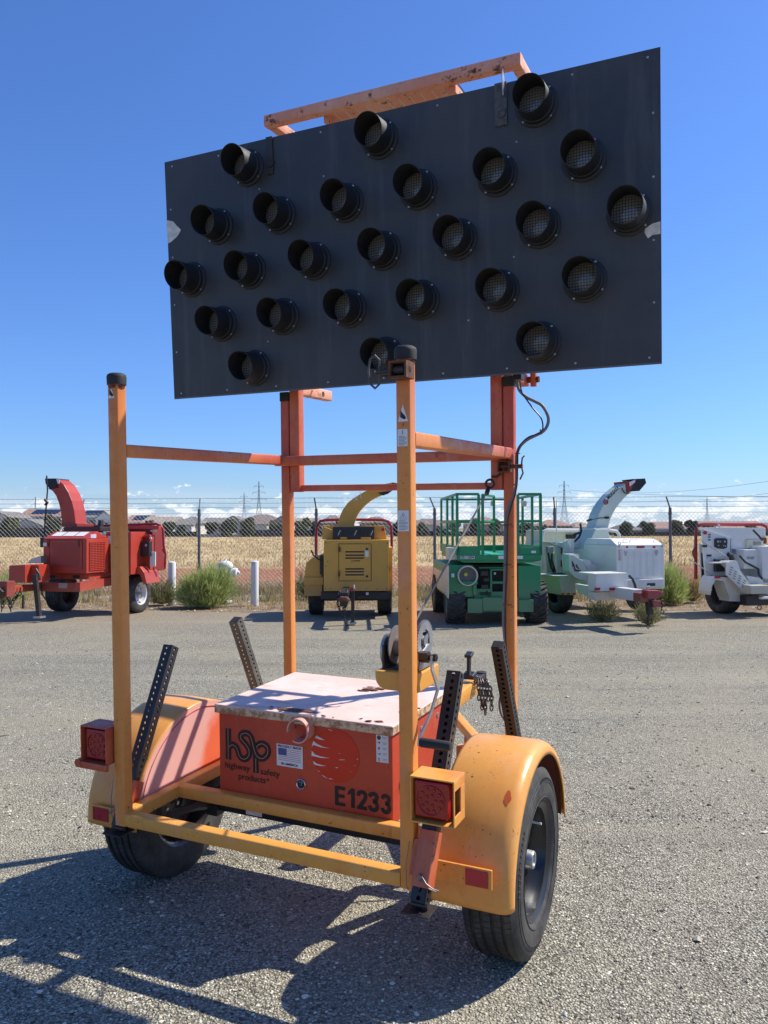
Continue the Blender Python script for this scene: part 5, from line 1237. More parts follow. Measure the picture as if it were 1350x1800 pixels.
# side grille
b=MB(); yg0=m.pt(157,980,x=x1).y; yg1=m.pt(184,980,x=x1).y; zg0=m.pt(170,1001,x=x1).z; zg1=m.pt(170,953,x=x1).z
MB().box(x1+.001,x1+.006,yg0,yg1,zg0,zg1).build('side_grille_opening',M_ink,ec)
for i in range(17): z=zg0+(zg1-zg0)*i/16; b.box(x1+.006,x1+.016,yg0,yg1,z-.008,z+.008)
for i in range(6): y=yg0+(yg1-yg0)*i/5; b.box(x1+.006,x1+.013,y-.007,y+.007,zg0,zg1)
b.build('side_grille',M_cred,ec)
q=m.pt(162,941,x=x1); MB().box(x1+.001,x1+.004,q.y-.05,q.y+.12,q.z-.05,q.z+.02).build('side_sticker',plain('pink_sticker',(.60,.45,.55),.5),ec)
m.B('air_cleaner',M_black,70,945,77,962,YF+.3,YF+.6)
ch_=m.sweep('discharge_chute',M_cred,[(133,921),(132,912),(130,896),(126,880),(120,865),(112,852),(104,845),(98,841.5)],[(108,921),(108,912),(106,897),(103,884),(98,871),(92,863),(87,860),(84,859)],-.15,.36)
m.poly('chute_mouth',M_ink,[(79,841),(99,841),(101,857),(88,860),(80,850)],-.17,.40,ch_); m.poly('chute_plate',M_white,[(99,842),(104,843),(104,850),(101,850)],-.172,.01,ch_)
m.B('chute_collar',M_cred2,108,920,135,926,-.25,.3,ch_); m.T('chute_crank_rod',M_dsteel,[(82,836),(83.5,862),(82,880),(79,920),(78,942)],-.3,.014); m.T('rag_on_rod',M_dsteel,[(79,878),(83,883),(80,888)],-.32,.03)
m.B('feed_drum_cover',M_dsteel,112,926,176,934,-.5,.6)
m.B('exhaust_pipe',M_dsteel,172,914,177,936,-.1,-.0)
fr=m.B('chassis',M_cred,68,1008,156,1018,-1.0,.9); 
for u0,u1 in ((85,97),(128,140)): X0,X1,Z0,Z1=m.rect(u0,1011,u1,1016,-1.0); MB().box(X0,X1,-1.004,-.999,Z0,Z1).build('frame_slot',M_ink,fr)
m.B('front_beam',M_cred,60,1024,132,1040,-1.15,-1.0); m.polyx('side_beam',M_cred,[(132,1024),(192,1014),(225,1016),(225,1026),(192,1028),(132,1040)],x1-.1,.1)
m.B('maker_plate',M_steel,103,1025,118,1034,-1.156,-1.15,bevel=0)
tb=m.poly('toolbox',M_cred,[(16,994),(44,993),(44,1025),(15,1023)],-1.75,.45,bevel=.006); m.poly('toolbox_end',M_cred,[(44,993),(68,993),(68,1024),(44,1025)],-1.60,.30,bevel=.006)
m.poly('hose_cover',M_steel,[(48,990),(55,982),(72,977),(72,990)],-1.3,.3)
tg_=MB().beam(m.pt(62,1032,y=-1.1),m.pt(14,1036,y=-2.2),.11,.12); tg_=tg_.build('tongue',M_cred,m.root,bevel=.006)
m.B('hitch_plate',M_cred2,-8,1022,12,1050,-2.5,-2.3); m.T('pintle_ring',M_dsteel,[(-6,1040),(-2,1034),(4,1040),(-2,1050)],-2.55,.03)
jk_=m.poly('jack_stand',M_dsteel,[(56,1010),(63,1010),(70,1085),(64,1086)],-1.75,.06); m.poly('jack_foot',M_steel,[(58,1084),(71,1084),(71,1087),(58,1087)],-1.80,.14,jk_); m.T('jack_handle',M_black,[(63,1000),(69,1010),(70,1020)],-1.8,.02,jk_)
m.poly('tongue_leg',M_dsteel,[(39,1046),(41,1046),(41,1070),(38,1070)],-2.0,.03)
for pts in ([(6,1036),(14,1052),(20,1064),(24,1054),(32,1046)],[(2,1040),(6,1058),(3,1072)],[(12,1040),(17,1058),(19,1074)],[(20,1036),(30,1050),(38,1040)]): chainm(m,[m.pt(u,v,y=-2.3) for u,v in pts],lnk=.06,r=.009,R=.022)
m.T('brake_hose',M_black,[(72,1020),(74,1045),(82,1056)],-1.2,.012)
# rear hopper half
hz=m.B('feed_hopper',M_cred2,226,928,268,1004,.3,.75)
m.poly('hopper_side',M_cred,[(190,940),(264,940),(264,1002),(228,1002),(190,1002)],.10,.19,bevel=.004)
m.poly('hopper_rim',M_cred,[(222,924),(279,924),(279,930),(222,930)],.22,.1)
cb=m.B('control_box',M_black,243,951,262,978,-.02,.1); m.B('stop_knob',M_steel,254,956,258,961,-.04,-.02,cb)
m.B('side_lamp',M_white,264,931,274,935,.27,.3); m.B('warning_labels',M_white,263,970,273,996,.07,.1); m.B('small_warning_label',M_white,262,944,266,948,.07,.1)
m.B('white_decal',M_white,230,963,236,970,.07,.1)
m.poly('wheel_fender',M_cred,[(224,997),(246,996),(253,1006),(258,1026),(252,1027),(246,1010),(224,1006)],-.15,.5,bevel=.005)
m.T('safety_hoop',M_hoop,[(165,925),(200,923),(240,922),(274,921),(283,924),(287,932),(288,960),(291,975),(290,996)],.35,.024); m.T('hopper_bar',M_hoop,[(286,965),(291,975),(290,1000)],.45,.02)
m.T('cover_bar',M_cred,[(226,950),(264,941)],.05,.02)
m.B('drum_housing',M_cred,186,935,230,1010,-.35,.6); m.B('decal_plate',M_white,189,942,197,956,-.36,-.35,bevel=0)
# ---------------------------------------------------------------- green scissor lift
m=Mach('scissor_lift','green scissor lift with caged platform and chunky black tyres, parked behind the right mast','scissor lift',(2.02,14.35),2)
def agtyre(x,y,R,wd,ax):
    wo,to=wheel(m.root,(x,y,R),(ax,0,0),R-.02,wd,R*.5,M_tyre,M_cgre,hub=True,n=40,tread=False); b=MB(); c=Vector((x,y,R))
    for i in range(22):
        for s in (-1,1):
            t=2*math.pi*(i+(.5 if s>0 else 0))/22; P_=[]
            for (xx,tt) in ((0.0,t+.0),(s*wd*.5,t-.20),(s*wd*.5,t-.12),(0.0,t+.085)):
                P_.append((xx,tt))
            lo=[c+Vector((xx,math.cos(tt)*(R-.03),math.sin(tt)*(R-.03))) for xx,tt in P_]; hi=[c+Vector((xx*.97,math.cos(tt)*(R+.004),math.sin(tt)*(R+.004))) for xx,tt in P_]
            b.loft([lo,hi])
    b.build('tread_lug',M_tyre,wo); return wo
yf=-1.15; Rg=.36
xa=m.pt(804,1062,y=yf).x; xb=m.pt(949,1064,y=yf).x
agtyre(xa,yf+.35,Rg,.30,-1); agtyre(xb,yf+.35,Rg,.30,1); agtyre(xa-.05,1.0,Rg,.28,-1); agtyre(xb,1.0,Rg,.28,1)
ch=m.B('chassis',M_cgre,818,1053,936,1076,yf+.15,1.2); 
m.B('left_cabinet',M_cgre,787,993,832,1050,yf+.05,1.3); m.B('right_cabinet',M_cgre,911,994,951,1062,yf+.05,1.3); m.polyx('cream_side',M_cream,[(780,998),(787,994),(787,1052),(780,1040)],m.pt(787,1020,y=yf+.06).x-.03,.02)
b=MB(); b.box(xa-.16,xa-.14,-.7,1.2,.5,.85).build('cream_side_panel',M_cream,m.root)
m.B('front_bumper',M_cgre,822,1052,848,1078,yf-.02,yf+.15); m.B('front_bumper',M_cgre,848,1050,912,1074,yf,yf+.15); m.B('front_bumper',M_cgre,912,1054,938,1076,yf-.02,yf+.15)
eb=m.B('machinery_bay',M_ink,832,992,911,1052,yf+.35,1.0)
for u0,v0,u1,v1,mt in ((862,1000,912,1003,M_cgre),(862,1003,865,1048,M_cgre),(862,1022,912,1026,M_cgre),(862,1040,912,1052,M_cgre),(833,1035,862,1052,M_cgre),(842,997,911,999,M_cgre),(845,1004,858,1012,M_dsteel),(850,1016,860,1022,M_dsteel),(846,1028,858,1036,M_dsteel),(868,1006,872,1010,M_steel),(842,1040,862,1047,M_ink)):
    m.B('frame_piece' if mt is M_cgre else 'engine_piece',mt,u0,v0,u1,v1,yf+.1,yf+.16,eb,.004)
for k in range(3): m.T('scissor_arm',M_black,[(836+k*3,986),(905,1000-k*3)],[.2,.2],.05)
m.T('hose',M_black,[(850,1062),(856,1056),(861,1046),(855,1038)],yf+.03,.012)
p=m.pt(822,1012,y=yf+.0); gt=MB().lathe([(.42,.08),(.38,.165),(.03,.172),(0,.165),(-.03,.165),(-.032,.150),(.05,.145)],p,(0,1,0),28).build('gas_tank',M_cream,m.root,smooth=True)
MB().cyl(p+Vector((0,.04,0)),p+Vector((0,.06,0)),.148,28).build('tank_end',plain('tank_end_grey',(.13,.13,.12),.6),gt); q=p+Vector((-.03,.0,.02)); MB().cyl(q,q+Vector((0,.02,0)),.03,12).build('tank_valve',plain('yellow_plastic',(.6,.5,.05),.5),gt); MB().torus(p+Vector((0,-.03,0)),(0,1,0),.158,.012,28,6).build('tank_collar',M_cream,gt,smooth=True)
m.B('tank_shelf',M_cgre,808,1022,840,1027,yf-.02,yf+.35); m.B('shelf_bracket',M_cgre,832,1027,838,1046,yf+.0,yf+.1); m.B('tank_strap_plate',M_white,793,1008,799,1015,yf,yf+.02)
# platform
pl=m.B('platform_deck',M_cgre,805,975,952,985,yf,1.35); m.B('toe_board',M_cgre,805,960,841,975,yf,yf+.03); m.B('toe_board',M_cgre,911,962,952,975,yf,yf+.03); m.B('toe_board',M_cgre,841,958,952,972,1.30,1.34)
m.poly('platform_skirt',M_cgre,[(805,985),(952,985),(934,989),(815,989)],yf+.02,2.3)
for (u0,u1) in ((809,834),(876,886),(909,919)):
    X0,X1,Z0,Z1=m.rect(u0,977,u1,982.5,yf-.003)
    MB().box(X0,X1,yf-.006,yf-.001,Z0,Z1).build('deck_label',M_white,pl)
X0,X1,Z0,Z1=m.rect(809,977,834,982.5,yf-.008)
o=text('deck_number','1011334',(Z1-Z0)*1.25,M_ink,pl,plane_M((X0+.01,yf-.008,Z0+.006),(1,0,0),(0,0,1)),bold=.002); xs=[v.co.x for v in o.data.vertices]
for v in o.data.vertices: v.co.x=X0+.01+(v.co.x-min(xs))*(X1-X0-.02)/(max(xs)-min(xs))
X0,X1,Z0,Z1=m.rect(934,968,942,972,yf-.006); MB().box(X0,X1,yf-.006,yf-.001,Z0,Z1).build('toe_label',M_white,pl)
def rail(pts,y,r=.022,name='guard_rail'): m.T(name,M_cgre,pts,y,r,n=6)
# front frame posts and rails (photo positions at the platform's front plane), then the same at the back
for u,vt in ((804,869),(842,869),(849,869),(911,869),(951,869)):
    p0=m.pt(u,960,y=yf); p1=m.pt(u,vt,y=yf); MB().box(p0.x-.022,p0.x+.022,yf,yf+.04,p0.z-.15,p1.z).build('rail_post',M_cgre,m.root)
for a,b_ in ((804,842),(911,951)):
    for v in (868.5,916): A_=m.pt(a,v,y=yf); B_=m.pt(b_,v,y=yf); MB().box(A_.x,B_.x,yf+.001,yf+.039,A_.z-.02,A_.z+.02).build('guard_rail',M_cgre,m.root)
zt1=m.pt(804,868.5,y=yf).z; zm1=m.pt(804,916,y=yf).z; xL=m.pt(804,900,y=yf).x; xR=m.pt(951,900,y=yf).x; z0_=m.pt(804,960,y=yf).z
for x in (xL,xR):
    for z in (zt1,zm1): MB().box(x-.02,x+.02,yf+.04,1.34,z-.02,z+.02).build('guard_rail',M_cgre,m.root)
    for y in (-.5,.3,1.32): MB().box(x-.02,x+.02,y,y+.04,z0_-.15,zt1-.02).build('rail_post',M_cgre,m.root)
for z in (zt1,zm1): MB().box(xL+.02,xR-.02,1.32,1.36,z-.02,z+.02).build('guard_rail',M_cgre,m.root)
MB().box(xL-.01,xL+.03,yf,1.35,z0_-.15,z0_+.0).build('toe_board',M_cgre,m.root); MB().box(xR-.03,xR+.01,yf,1.35,z0_-.15,z0_+.0).build('toe_board',M_cgre,m.root)
# swung gate and control box
gx=m.pt(849,900,y=yf).x; gx2=m.pt(871,900,y=yf+.3).x
for z,zb in ((zt1-.01,0),(zm1,0)): MB().beam((gx,yf+.02,z),(gx2,yf+.45,z-.01),.035).build('gate_rail',M_cgre,m.root)
MB().beam((gx2,yf+.45,z0_-.12),(gx2,yf+.45,zt1-.02),.04).build('gate_post',M_cgre,m.root)
m.B('control_box',M_cream,864,880,870,889,yf+.5,yf+.62); m.B('control_box',M_cream,918,880,926,890,yf+.5,yf+.62); m.B('manual_box',M_cream,788,963,804,984,yf+.1,yf+.5)
MB().box(gx,gx2+.05,yf+.02,1.2,z0_-.20,z0_-.14).build('deck_floor',cpaint('lift_floor_green',(.03,.42,.16),dirt=.1),m.root)
# ---------------------------------------------------------------- white chipper, whole
m=Mach('wood_chipper','white wood chipper with tall white chute and dark red coupler, beside the green scissor lift','wood chipper',(4.05,15.35),16,'towable wood chippers parked along the fence')
YF=-1.25; EY=-1.55
wa=m.pt(989,1050,y=-.15).x; m.wheel(wa,0,.38,.24,-1,M_rimb); m.wheel(wa+1.75,0,.38,.24,1,M_rimb)
x0,x1,z0,z1=m.rect(1084,958,1168,1036,EY)
ec=MB().box(x0,x1,EY,EY+1.1,z0,z1).build('engine_cover',M_cwhi,m.root,bevel=.01)
zt_=m.pt(1125,947,y=EY+.25).z; MB().prism([(x0+.0,EY,z1+.002),(x1,EY,z1+.002),(x1-.03,EY+.30,zt_),(x0+.0,EY+.30,zt_)],(0,.001,0)) if False else None
MB().loft([[(x0,EY,z1+.002),(x1,EY,z1+.002),(x1,EY+1.1,z1+.002),(x0,EY+1.1,z1+.002)],[(x0+.02,EY+.22,zt_),(x1-.05,EY+.22,zt_),(x1-.05,EY+1.0,zt_),(x0+.02,EY+1.0,zt_)]]).build('cover_top',M_cwhi,m.root,bevel=.008)
pn=m.B('louvred_panel',M_cwhi,1094,964,1159,1017,EY-.012,EY-.001,ec,.003)
for c in range(5):
    for r in range(13):
        X0,X1,Z0,Z1=m.rect(1098+c*11.2+4,970+r*3.5,1098+c*11.2+7.6,970+r*3.5+.9,EY-.013); MB().box(X0,X1,EY-.018,EY-.012,Z0,Z1).build('louvre',M_cgw,pn)
for u0,u1 in ((1101,1104),(1119,1133),(1148,1152)):
    X0,X1,Z0,Z1=m.rect(u0,959.5,u1,963.5,EY-.004); MB().box(X0,X1,EY-.005,EY-.001,Z0,Z1).build('reflective_tape',M_redref,ec)
for u in (1089,1165,1100,1154):
    v=955 if u in (1089,1165) else 970; p=m.pt(u,v,y=EY-.02); MB().torus(p,(0,1,0),.024,.006,16,6).box(p.x-.012,p.x+.012,p.y,p.y+.015,p.z-.07,p.z-.02).build('cover_latch',M_steel,ec,smooth=True)
X0,X1,Z0,Z1=m.rect(1087,965,1091,985,EY-.004)
for i in range(6): MB().box(X0,X1,EY-.004,EY-.001,Z0+(Z1-Z0)*i/6,Z0+(Z1-Z0)*(i+.6)/6).build('warning_text_block',plain('pink_grey_print',(.45,.25,.24),.6) if i==0 else D.materials['pink_grey_print'],ec)
b=MB()
for u0,v0,u1,v1 in ((1094,949,1102,954),(1106,949,1120,955),(1148,949,1162,955)): X0,X1,Z0,Z1=m.rect(u0,v0,u1,v1,EY+.1); b.box(X0,X1,EY+.08,EY+.085,Z0,Z0+.004).box(X0,X1,EY+.08,EY+.085,Z1,Z1+.004).box(X0,X0+.004,EY+.08,EY+.085,Z0,Z1)
b.build('cover_outline_marks',M_redref,ec)
m.B('cover_base',M_cwhi,1092,1018,1168,1034,EY-.06,EY+.2); m.B('cover_plate',M_black,1138,1025,1152,1030,EY-.07,EY-.06,bevel=0)
tb=m.B('toolbox',M_cwhi,1048,1008,1103,1039,EY-.75,EY-.5); 
for u0,u1 in ((1045,1055),(1071,1086)): X0,X1,Z0,Z1=m.rect(u0,1033,u1,1038,EY-.753); MB().box(X0,X1,EY-.755,EY-.751,Z0,Z1).build('reflective_tape',M_redref,tb)
X0,X1,Z0,Z1=m.rect(1045,1009,1103,1012,EY-.76); MB().box(X0-.005,X1+.005,EY-.765,EY-.24,Z1-.01,Z1+.012).build('toolbox_lid',M_cwhi,tb,bevel=.003)
m.T('hose',M_black,[(1106,1012),(1112,1018),(1116,1028),(1117,1034)],EY-.7,.022); m.B('frame_beam',M_cwhi,1045,1040,1115,1054,EY-.60,EY-.4); m.polyx('side_beam',M_cgw,[(1010,1026),(1045,1032),(1045,1052),(1016,1042)],m.pt(1045,1040,y=EY-.5).x,.08)
m.B('tongue_tube',M_cwhi,1112,1036,1130,1056,EY-1.25,EY-.4); m.B('tongue_head',M_cred2,1126,1043,1142,1058,EY-1.45,EY-1.25); m.poly('red_coupler',M_hoop,[(1138,1038),(1160,1038),(1166,1043),(1167,1047),(1152,1053),(1140,1052)],EY-1.55,.16,bevel=.01)
m.poly('red_coupler_lower',M_hoop,[(1148,1056),(1166,1057),(1167,1066),(1150,1068)],EY-1.5,.1); jk_=m.poly('jack_stand',M_dsteel,[(1139,1054),(1146,1054),(1148,1080),(1141,1080)],EY-1.45,.08); chainm(m,[m.pt(1164,1058,y=EY-1.5),m.pt(1163,1070,y=EY-1.5),m.pt(1165,1080,y=EY-1.5)]); m.T('jack_crank',M_steel,[(1138,1036),(1137,1032),(1142,1031)],EY-1.5,.02,jk_)
chainm(m,[m.pt(1141,1072,y=EY-1.5),m.pt(1139,1090,y=EY-1.5),m.pt(1139,1104,y=EY-1.5)])
ch_=m.sweep('discharge_chute',M_cgw,[(1045,932),(1048,920),(1052,905),(1058,892),(1066,880),(1076,868),(1088,858),(1100,849)],[(1069,932),(1071,920),(1075,908),(1082,895),(1090,884),(1098,875),(1104,869),(1110,865)],-.2,.34)
# inner wall of the chute is a separate plate
m.poly('chute_hood',M_cred2,[(1100,846),(1104,846),(1107,864),(1103,866)],-.23,.42,ch_); m.poly('chute_flap',M_redref,[(1104,847),(1118,843),(1108,863)],-.22,.02,ch_); m.poly('chute_mouth',M_ink,[(1112,842),(1134,841),(1136,849),(1124,863),(1107,864),(1117,847)],-.21,.38,ch_); m.poly('chute_decal',M_white,[(1106,848),(1117,843),(1116,848),(1107,855)],-.242,.004,ch_)
tp=[m.pt(u,v,y=-.206) for u,v in ((1070,878),(1089,858))]; dx=(tp[1]-tp[0]); dn=Vector((0,-1,0))
xa_=dx.normalized(); ya_=xa_.cross(Vector((0,1,0)))*-1; ya_=Vector((-xa_.z,0,xa_.x)) if Vector((-xa_.z,0,xa_.x)).z>0 else Vector((xa_.z,0,-xa_.x))
o=text('chute_lettering','MORBARK',.105,M_ink,ch_,Matrix.Identity(4),bold=.003); xs=[v.co.x for v in o.data.vertices]; kx=dx.length*1.02/(max(xs)-min(xs))
for v in o.data.vertices: q=tp[0]+xa_*((v.co.x-min(xs))*kx)+ya_*(v.co.y); v.co=(q.x,q.y-v.co.z,q.z)
p=m.pt(1065,882,y=-.204); MB().torus(p,(0,1,0),.045,.012,16,4).box(p.x-.02,p.x+.02,p.y-.004,p.y+.0,p.z-.02,p.z+.02).build('chute_emblem',M_cred2,ch_)
p=m.pt(1066,910,y=-.21); MB().tube([p+Vector((.0,0,0)),p+Vector((-.16,0,-.01)),p+Vector((-.34,0,-.04))],.008,6).cyl(p+Vector((-.42,0,-.06)),p+Vector((-.33,0,-.035)),.02,8).cyl(p+Vector((-.03,0,0)),p+Vector((.05,0,0)),.022,8).build('chute_handle',M_black,ch_)
m.T('chute_hose',M_black,[(1093,858),(1097,865),(1102,868),(1106,866)],-.23,.012,ch_)
m.poly('chute_base',M_cgw,[(1047,930),(1068,930),(1078,963),(1032,966),(1038,950)],-.35,.6,bevel=.01); m.B('chute_flange',M_cwhi,1044,928,1072,932,-.3,.25)
hs=m.B('drum_housing',M_cwhi,1035,966,1082,1012,-.5,.5); m.B('black_actuator',M_black,1042,981,1062,990,-.58,-.5); m.B('black_actuator_body',M_black,1047,986,1058,998,-.56,-.5); m.poly('black_duct',M_black,[(1066,958),(1076,953),(1083,960),(1082,975),(1074,972),(1066,977)],-.8,.4,bevel=.01)
p=m.pt(1072,958,y=-.82); MB().cyl(p+Vector((-.05,0,0)),p+Vector((.05,0,.02)),.05,12).build('air_filter',M_steel,m.root,smooth=True)
m.poly('disc_guard',M_cwhi,[(1030,1006),(1032,996),(1040,990),(1048,992),(1052,1002),(1052,1028),(1030,1030)],-.9,.3,bevel=.01); m.poly('elbow',M_cgw,[(1063,984),(1070,972),(1078,976),(1078,994),(1072,1004),(1062,996)],-.95,.2,bevel=.01)
bg=m.poly('belt_guard',M_cgw,[(1000,975),(1008,975),(1022,984),(1031,996),(1033,1010),(1030,1022),(1012,1016),(1000,1004)],-1.0,.16,bevel=.008); m.poly('belt_guard_top',M_cwhi,[(1002,974),(1017,974),(1019,980),(1008,980)],-.98,.3); m.poly('belt_guard_top',M_cwhi,[(1022,985),(1036,984),(1040,989),(1033,999),(1030,994)],-1.0,.3)
o=text('guard_lettering','Tiger',.13,M_rust,bg,Matrix.Identity(4)) if False else None
b=MB()
for u0,v0,u1,v1 in ((1006,986,1007,996),(1008,990,1010,998),(1008,998,1018,1006),(1012,994,1018,1000),(1009,1003,1021,1003),(1014,992,1014,998)): b.beam(m.pt(u0,v0,y=-1.004),m.pt(u1,v1,y=-1.004),.022,.004,up=(0,1,0))
b.build('guard_decal',M_rust,bg)
fd=m.poly('wheel_fender',M_cgw,[(972,1012),(1010,1011),(1013,1046),(987,1046),(983,1013)],-.45,.75,bevel=.006)
for i in range(5):
    X0,X1,Z0,Z1=m.rect(987+i*5,1042.2,987+i*5+4.6,1045.6,-.455); MB().box(X0,X1,-.456,-.451,Z0,Z1).build('chevron_tape',D.materials['red_reflector'] if i%2==0 else D.materials['yellow_plastic'],fd)
m.poly('feed_side',M_cgw,[(978,955),(992,953),(993,1008),(980,1008)],.35,.1); m.poly('feed_hopper',M_cgw,[(958,955),(976,955),(979,1012),(962,1010)],.75,.9,bevel=.01)
m.B('hopper_panel',M_cream,955,932,1042,962,1.1,1.9); m.T('white_hoop',M_cwhi,[(954,1000),(953,945),(956,934),(962,931.5),(1000,932),(1070,932),(1084,934),(1088,940),(1088,946)],.95,.035)
m.B('rear_reflector',M_redref,1030,942,1040,945,1.07,1.09); m.B('hopper_opening',M_ink,996,939,1028,947,1.05,1.09)
m.poly('hopper_top',M_cwhi,[(965,953),(990,954),(992,963),(975,958)],.3,.4); m.B('fuel_tank',M_cwhi,1012,952,1030,963,.0,.3); m.T('control_lever',M_black,[(1020,920),(1022,933),(1018,944),(1010,952)],-.1,.022); m.T('lever_arm',M_black,[(1006,942),(1012,938),(1022,936)],-.1,.02)
m.poly('feed_guard_disc',M_cgw,[(992,952),(998,948),(1002,960),(1001,990),(998,1008),(992,1008),(990,990),(991,965)],-.2,.05,bevel=.01); m.poly('feed_guard_plate',M_cwhi,[(1000,948),(1009,949),(1009,974),(1001,974)],-.1,.1)
for v0 in (963,985): X0,X1,Z0,Z1=m.rect(986,v0,989,v0+11,.34); MB().box(X0,X1,.335,.349,Z0,Z1).build('reflective_tape',M_redref,m.root)
m.T('hydraulic_hose',M_black,[(963,970),(966,985),(969,998),(974,1006)],.3,.022); m.T('hydraulic_hose',M_black,[(970,972),(970,985),(974,998),(976,1006)],.3,.022); p=m.pt(966,966,y=.3); MB().box(p.x-.06,p.x+.06,.24,.34,p.z-.06,p.z+.06).build('valve_block',M_steel,m.root,bevel=.01)
m.T('antenna_rod',M_cwhi,[(978,880),(978,958)],-.25,.010)
MB().box(-.5,.9,.4,1.7,.5,1.1).build('chassis_body',M_cgw,m.root)
# ---------------------------------------------------------------- white chipper cut by the right edge
m=Mach('wood_chipper','white wood chipper cut by the right edge, with slotted steps and dark red hoop','wood chipper',(6.85,15.1),12,'towable wood chippers parked along the fence')
YF=-.4
p=m.pt(1277,1058,y=-.1); m.wheel(p.x,0,.39,.30,-1,M_dsteel,rr=.58); m.wheel(p.x+1.7,0,.39,.30,1,M_dsteel,rr=.58)
xs_=p.x-.12
body=m.poly('control_side_panel',M_cwhi,[(1233,929),(1284,945),(1284,1012),(1240,1012),(1236,968)],YF+.1,.03,bevel=.004)
m.poly('hopper_top',M_cwhi,[(1237,927),(1346,928),(1346,948),(1284,948),(1240,932)],YF+.14,.2,bevel=.004)
p=m.pt(1239,936.5,y=YF+.09); MB().cyl(p,p+Vector((0,-.02,0)),.034,16).build('stop_button',M_redref,body)
for u,v in ((1247,940),(1247,944),(1247,949)): X0,X1,Z0,Z1=m.rect(u-2,v-1,u+2,v+1,YF+.095); MB().box(X0,X1,YF+.088,YF+.099,Z0,Z1).build('switch',M_dsteel,body)
cp_=m.poly('instrument_cluster',M_black,[(1257,948),(1260,946),(1276,946),(1279,949),(1278,963),(1272,965),(1262,964),(1257,961)],YF+.07,.03,body)
b=MB()
for u,v,r in ((1262,952,.02),(1266,952,.014),(1274,952,.02),(1272,959,.012),(1275,960,.012),(1263,959,.012)): p=m.pt(u,v,y=YF+.07); b.cyl(p,p+Vector((0,-.006,0)),r,12)
b.build('gauges',M_steel,cp_)
m.B('bracket_tray',M_black,1258,983,1274,1005,YF+.02,YF+.09); m.B('tray_shelf',M_cwhi,1255,988,1280,991,YF-.1,YF+.09); m.B('warning_label',M_ink,1235,958,1243,962,YF+.085,YF+.1,bevel=0); m.B('warning_label',M_ink,1243,975,1251,978,YF+.085,YF+.1,bevel=0); m.B('notice_label',M_steel,1243,979,1251,983,YF+.085,YF+.1,bevel=0)
m.T('long_lever',M_steel,[(1234,951),(1280,980)],YF,.012)
m.poly('hopper_flank',M_cwhi,[(1229,955),(1236,958),(1253,1022),(1233,1024)],YF+.3,.03); m.poly('flank_vents',M_ink,[(1233,972),(1235,972),(1236,1022),(1234,1022)],YF+.29,.008); m.poly('flank_vents',M_ink,[(1236,972),(1237.5,974),(1239,1022),(1237,1022)],YF+.29,.008)
m.B('rear_reflector',M_redref,1244,1018,1247,1022,YF+.27,YF+.29); m.poly('lower_flap',M_cwhi,[(1236,1026),(1248,1024),(1252,1038),(1236,1040)],YF+.2,.1)
m.T('safety_hoop',M_hoop,[(1223,1018),(1223,990),(1223,945),(1224,930),(1230,923),(1238,921.5),(1290,922),(1338,921.5),(1346,925),(1348,932)],.35,.032); m.T('hoop_handle',M_hoop,[(1222,962),(1218,970),(1219,976),(1223,984)],.30,.02)
m.T('spring_rod',M_steel,[(1211,982),(1254,1012)],YF-.1,.010)
m.poly('wheel_fender',M_cwhi,[(1257,1012),(1275,1015),(1282,1057),(1318,1058),(1318,1044),(1290,1016)],YF-.12,.30,bevel=.006); fd=m.poly('fender_arch',M_cwhi,[(1248,1040),(1250,1026),(1256,1013),(1276,1015),(1283,1052),(1279,1040),(1272,1021),(1258,1019),(1252,1030),(1249,1046)],YF-.14,.35); m.B('fender_reflector',M_redref,1257,1012,1267,1017,YF-.16,YF-.14)
m.poly('engine_side',M_cwhi,[(1284,946),(1346,948),(1346,1045),(1318,1044),(1284,1000)],YF+.15,.7,bevel=.006); m.B('side_decal',M_greyink,1288,965,1293,974,YF+.13,YF+.15,bevel=0); m.B('side_seam',M_ink,1283.5,946,1285,972,YF+.14,YF+.15,bevel=0)
st=m.poly('slotted_step',M_cwhi,[(1279,989),(1318,1028),(1318,1043),(1309,1042),(1278,1010)],YF-.28,.05,bevel=.004); m.poly('step_top',M_cwhi,[(1284,986),(1296,986),(1302,1004),(1320,1028),(1318,1028),(1280,989)],YF-.26,.3)
for i,(u,v) in enumerate(((1283,996),(1290,1003),(1298,1011),(1306,1019),(1314,1027))):
    for j in range(4):
        uu,vv=u-j*1.0+1,v+j*4.0-(0 if i else 0); q=[m.pt(uu+a,vv+c,y=YF-.282) for a,c in ((0,0),(4,2.2),(4,3.4),(0,1.2))]; MB().prism(q,(0,-.003,0)).build('step_slot',M_ink,st)
m.B('deck_front',M_cream,1320,1029,1352,1044,YF-.5,YF+.2); m.poly('deck_plate',M_cwhi,[(1318,1027),(1352,1027),(1352,1018),(1312,1012)],YF-.2,.5)
m.B('tank_box',M_cwhi,1309,966,1338,1000,YF-.1,YF+.15); m.B('upper_panel',M_cream,1313,949,1342,963,YF+.1,YF+.15,bevel=.002); m.B('upper_decal',M_greyink,1325,952,1338,958,YF+.085,YF+.10,bevel=0); m.B('right_cover',M_cwhi,1340,960,1380,1025,YF-.2,YF+.6)
X0,X1,Z0,Z1=m.rect(1313,977,1326,983,YF-.104); o=text('unit_number','100-2007',.07,M_greyink,m.root,plane_M((X0,YF-.104,Z0),(1,0,0),(0,0,1)),bold=.001); xs=[v.co.x for v in o.data.vertices]
for v in o.data.vertices: v.co.x=X0+(v.co.x-min(xs))*(X1-X0)/(max(xs)-min(xs))
m.T('black_handle',M_black,[(1300,977),(1310,988),(1325,996),(1333,1000),(1334,1010),(1340,1018)],YF-.2,.02); m.T('intake_elbow',M_black,[(1280,975),(1285,976),(1287,984)],YF,.05); m.B('exhaust',M_rust,1341,945,1348,956,YF+.1,YF+.2)
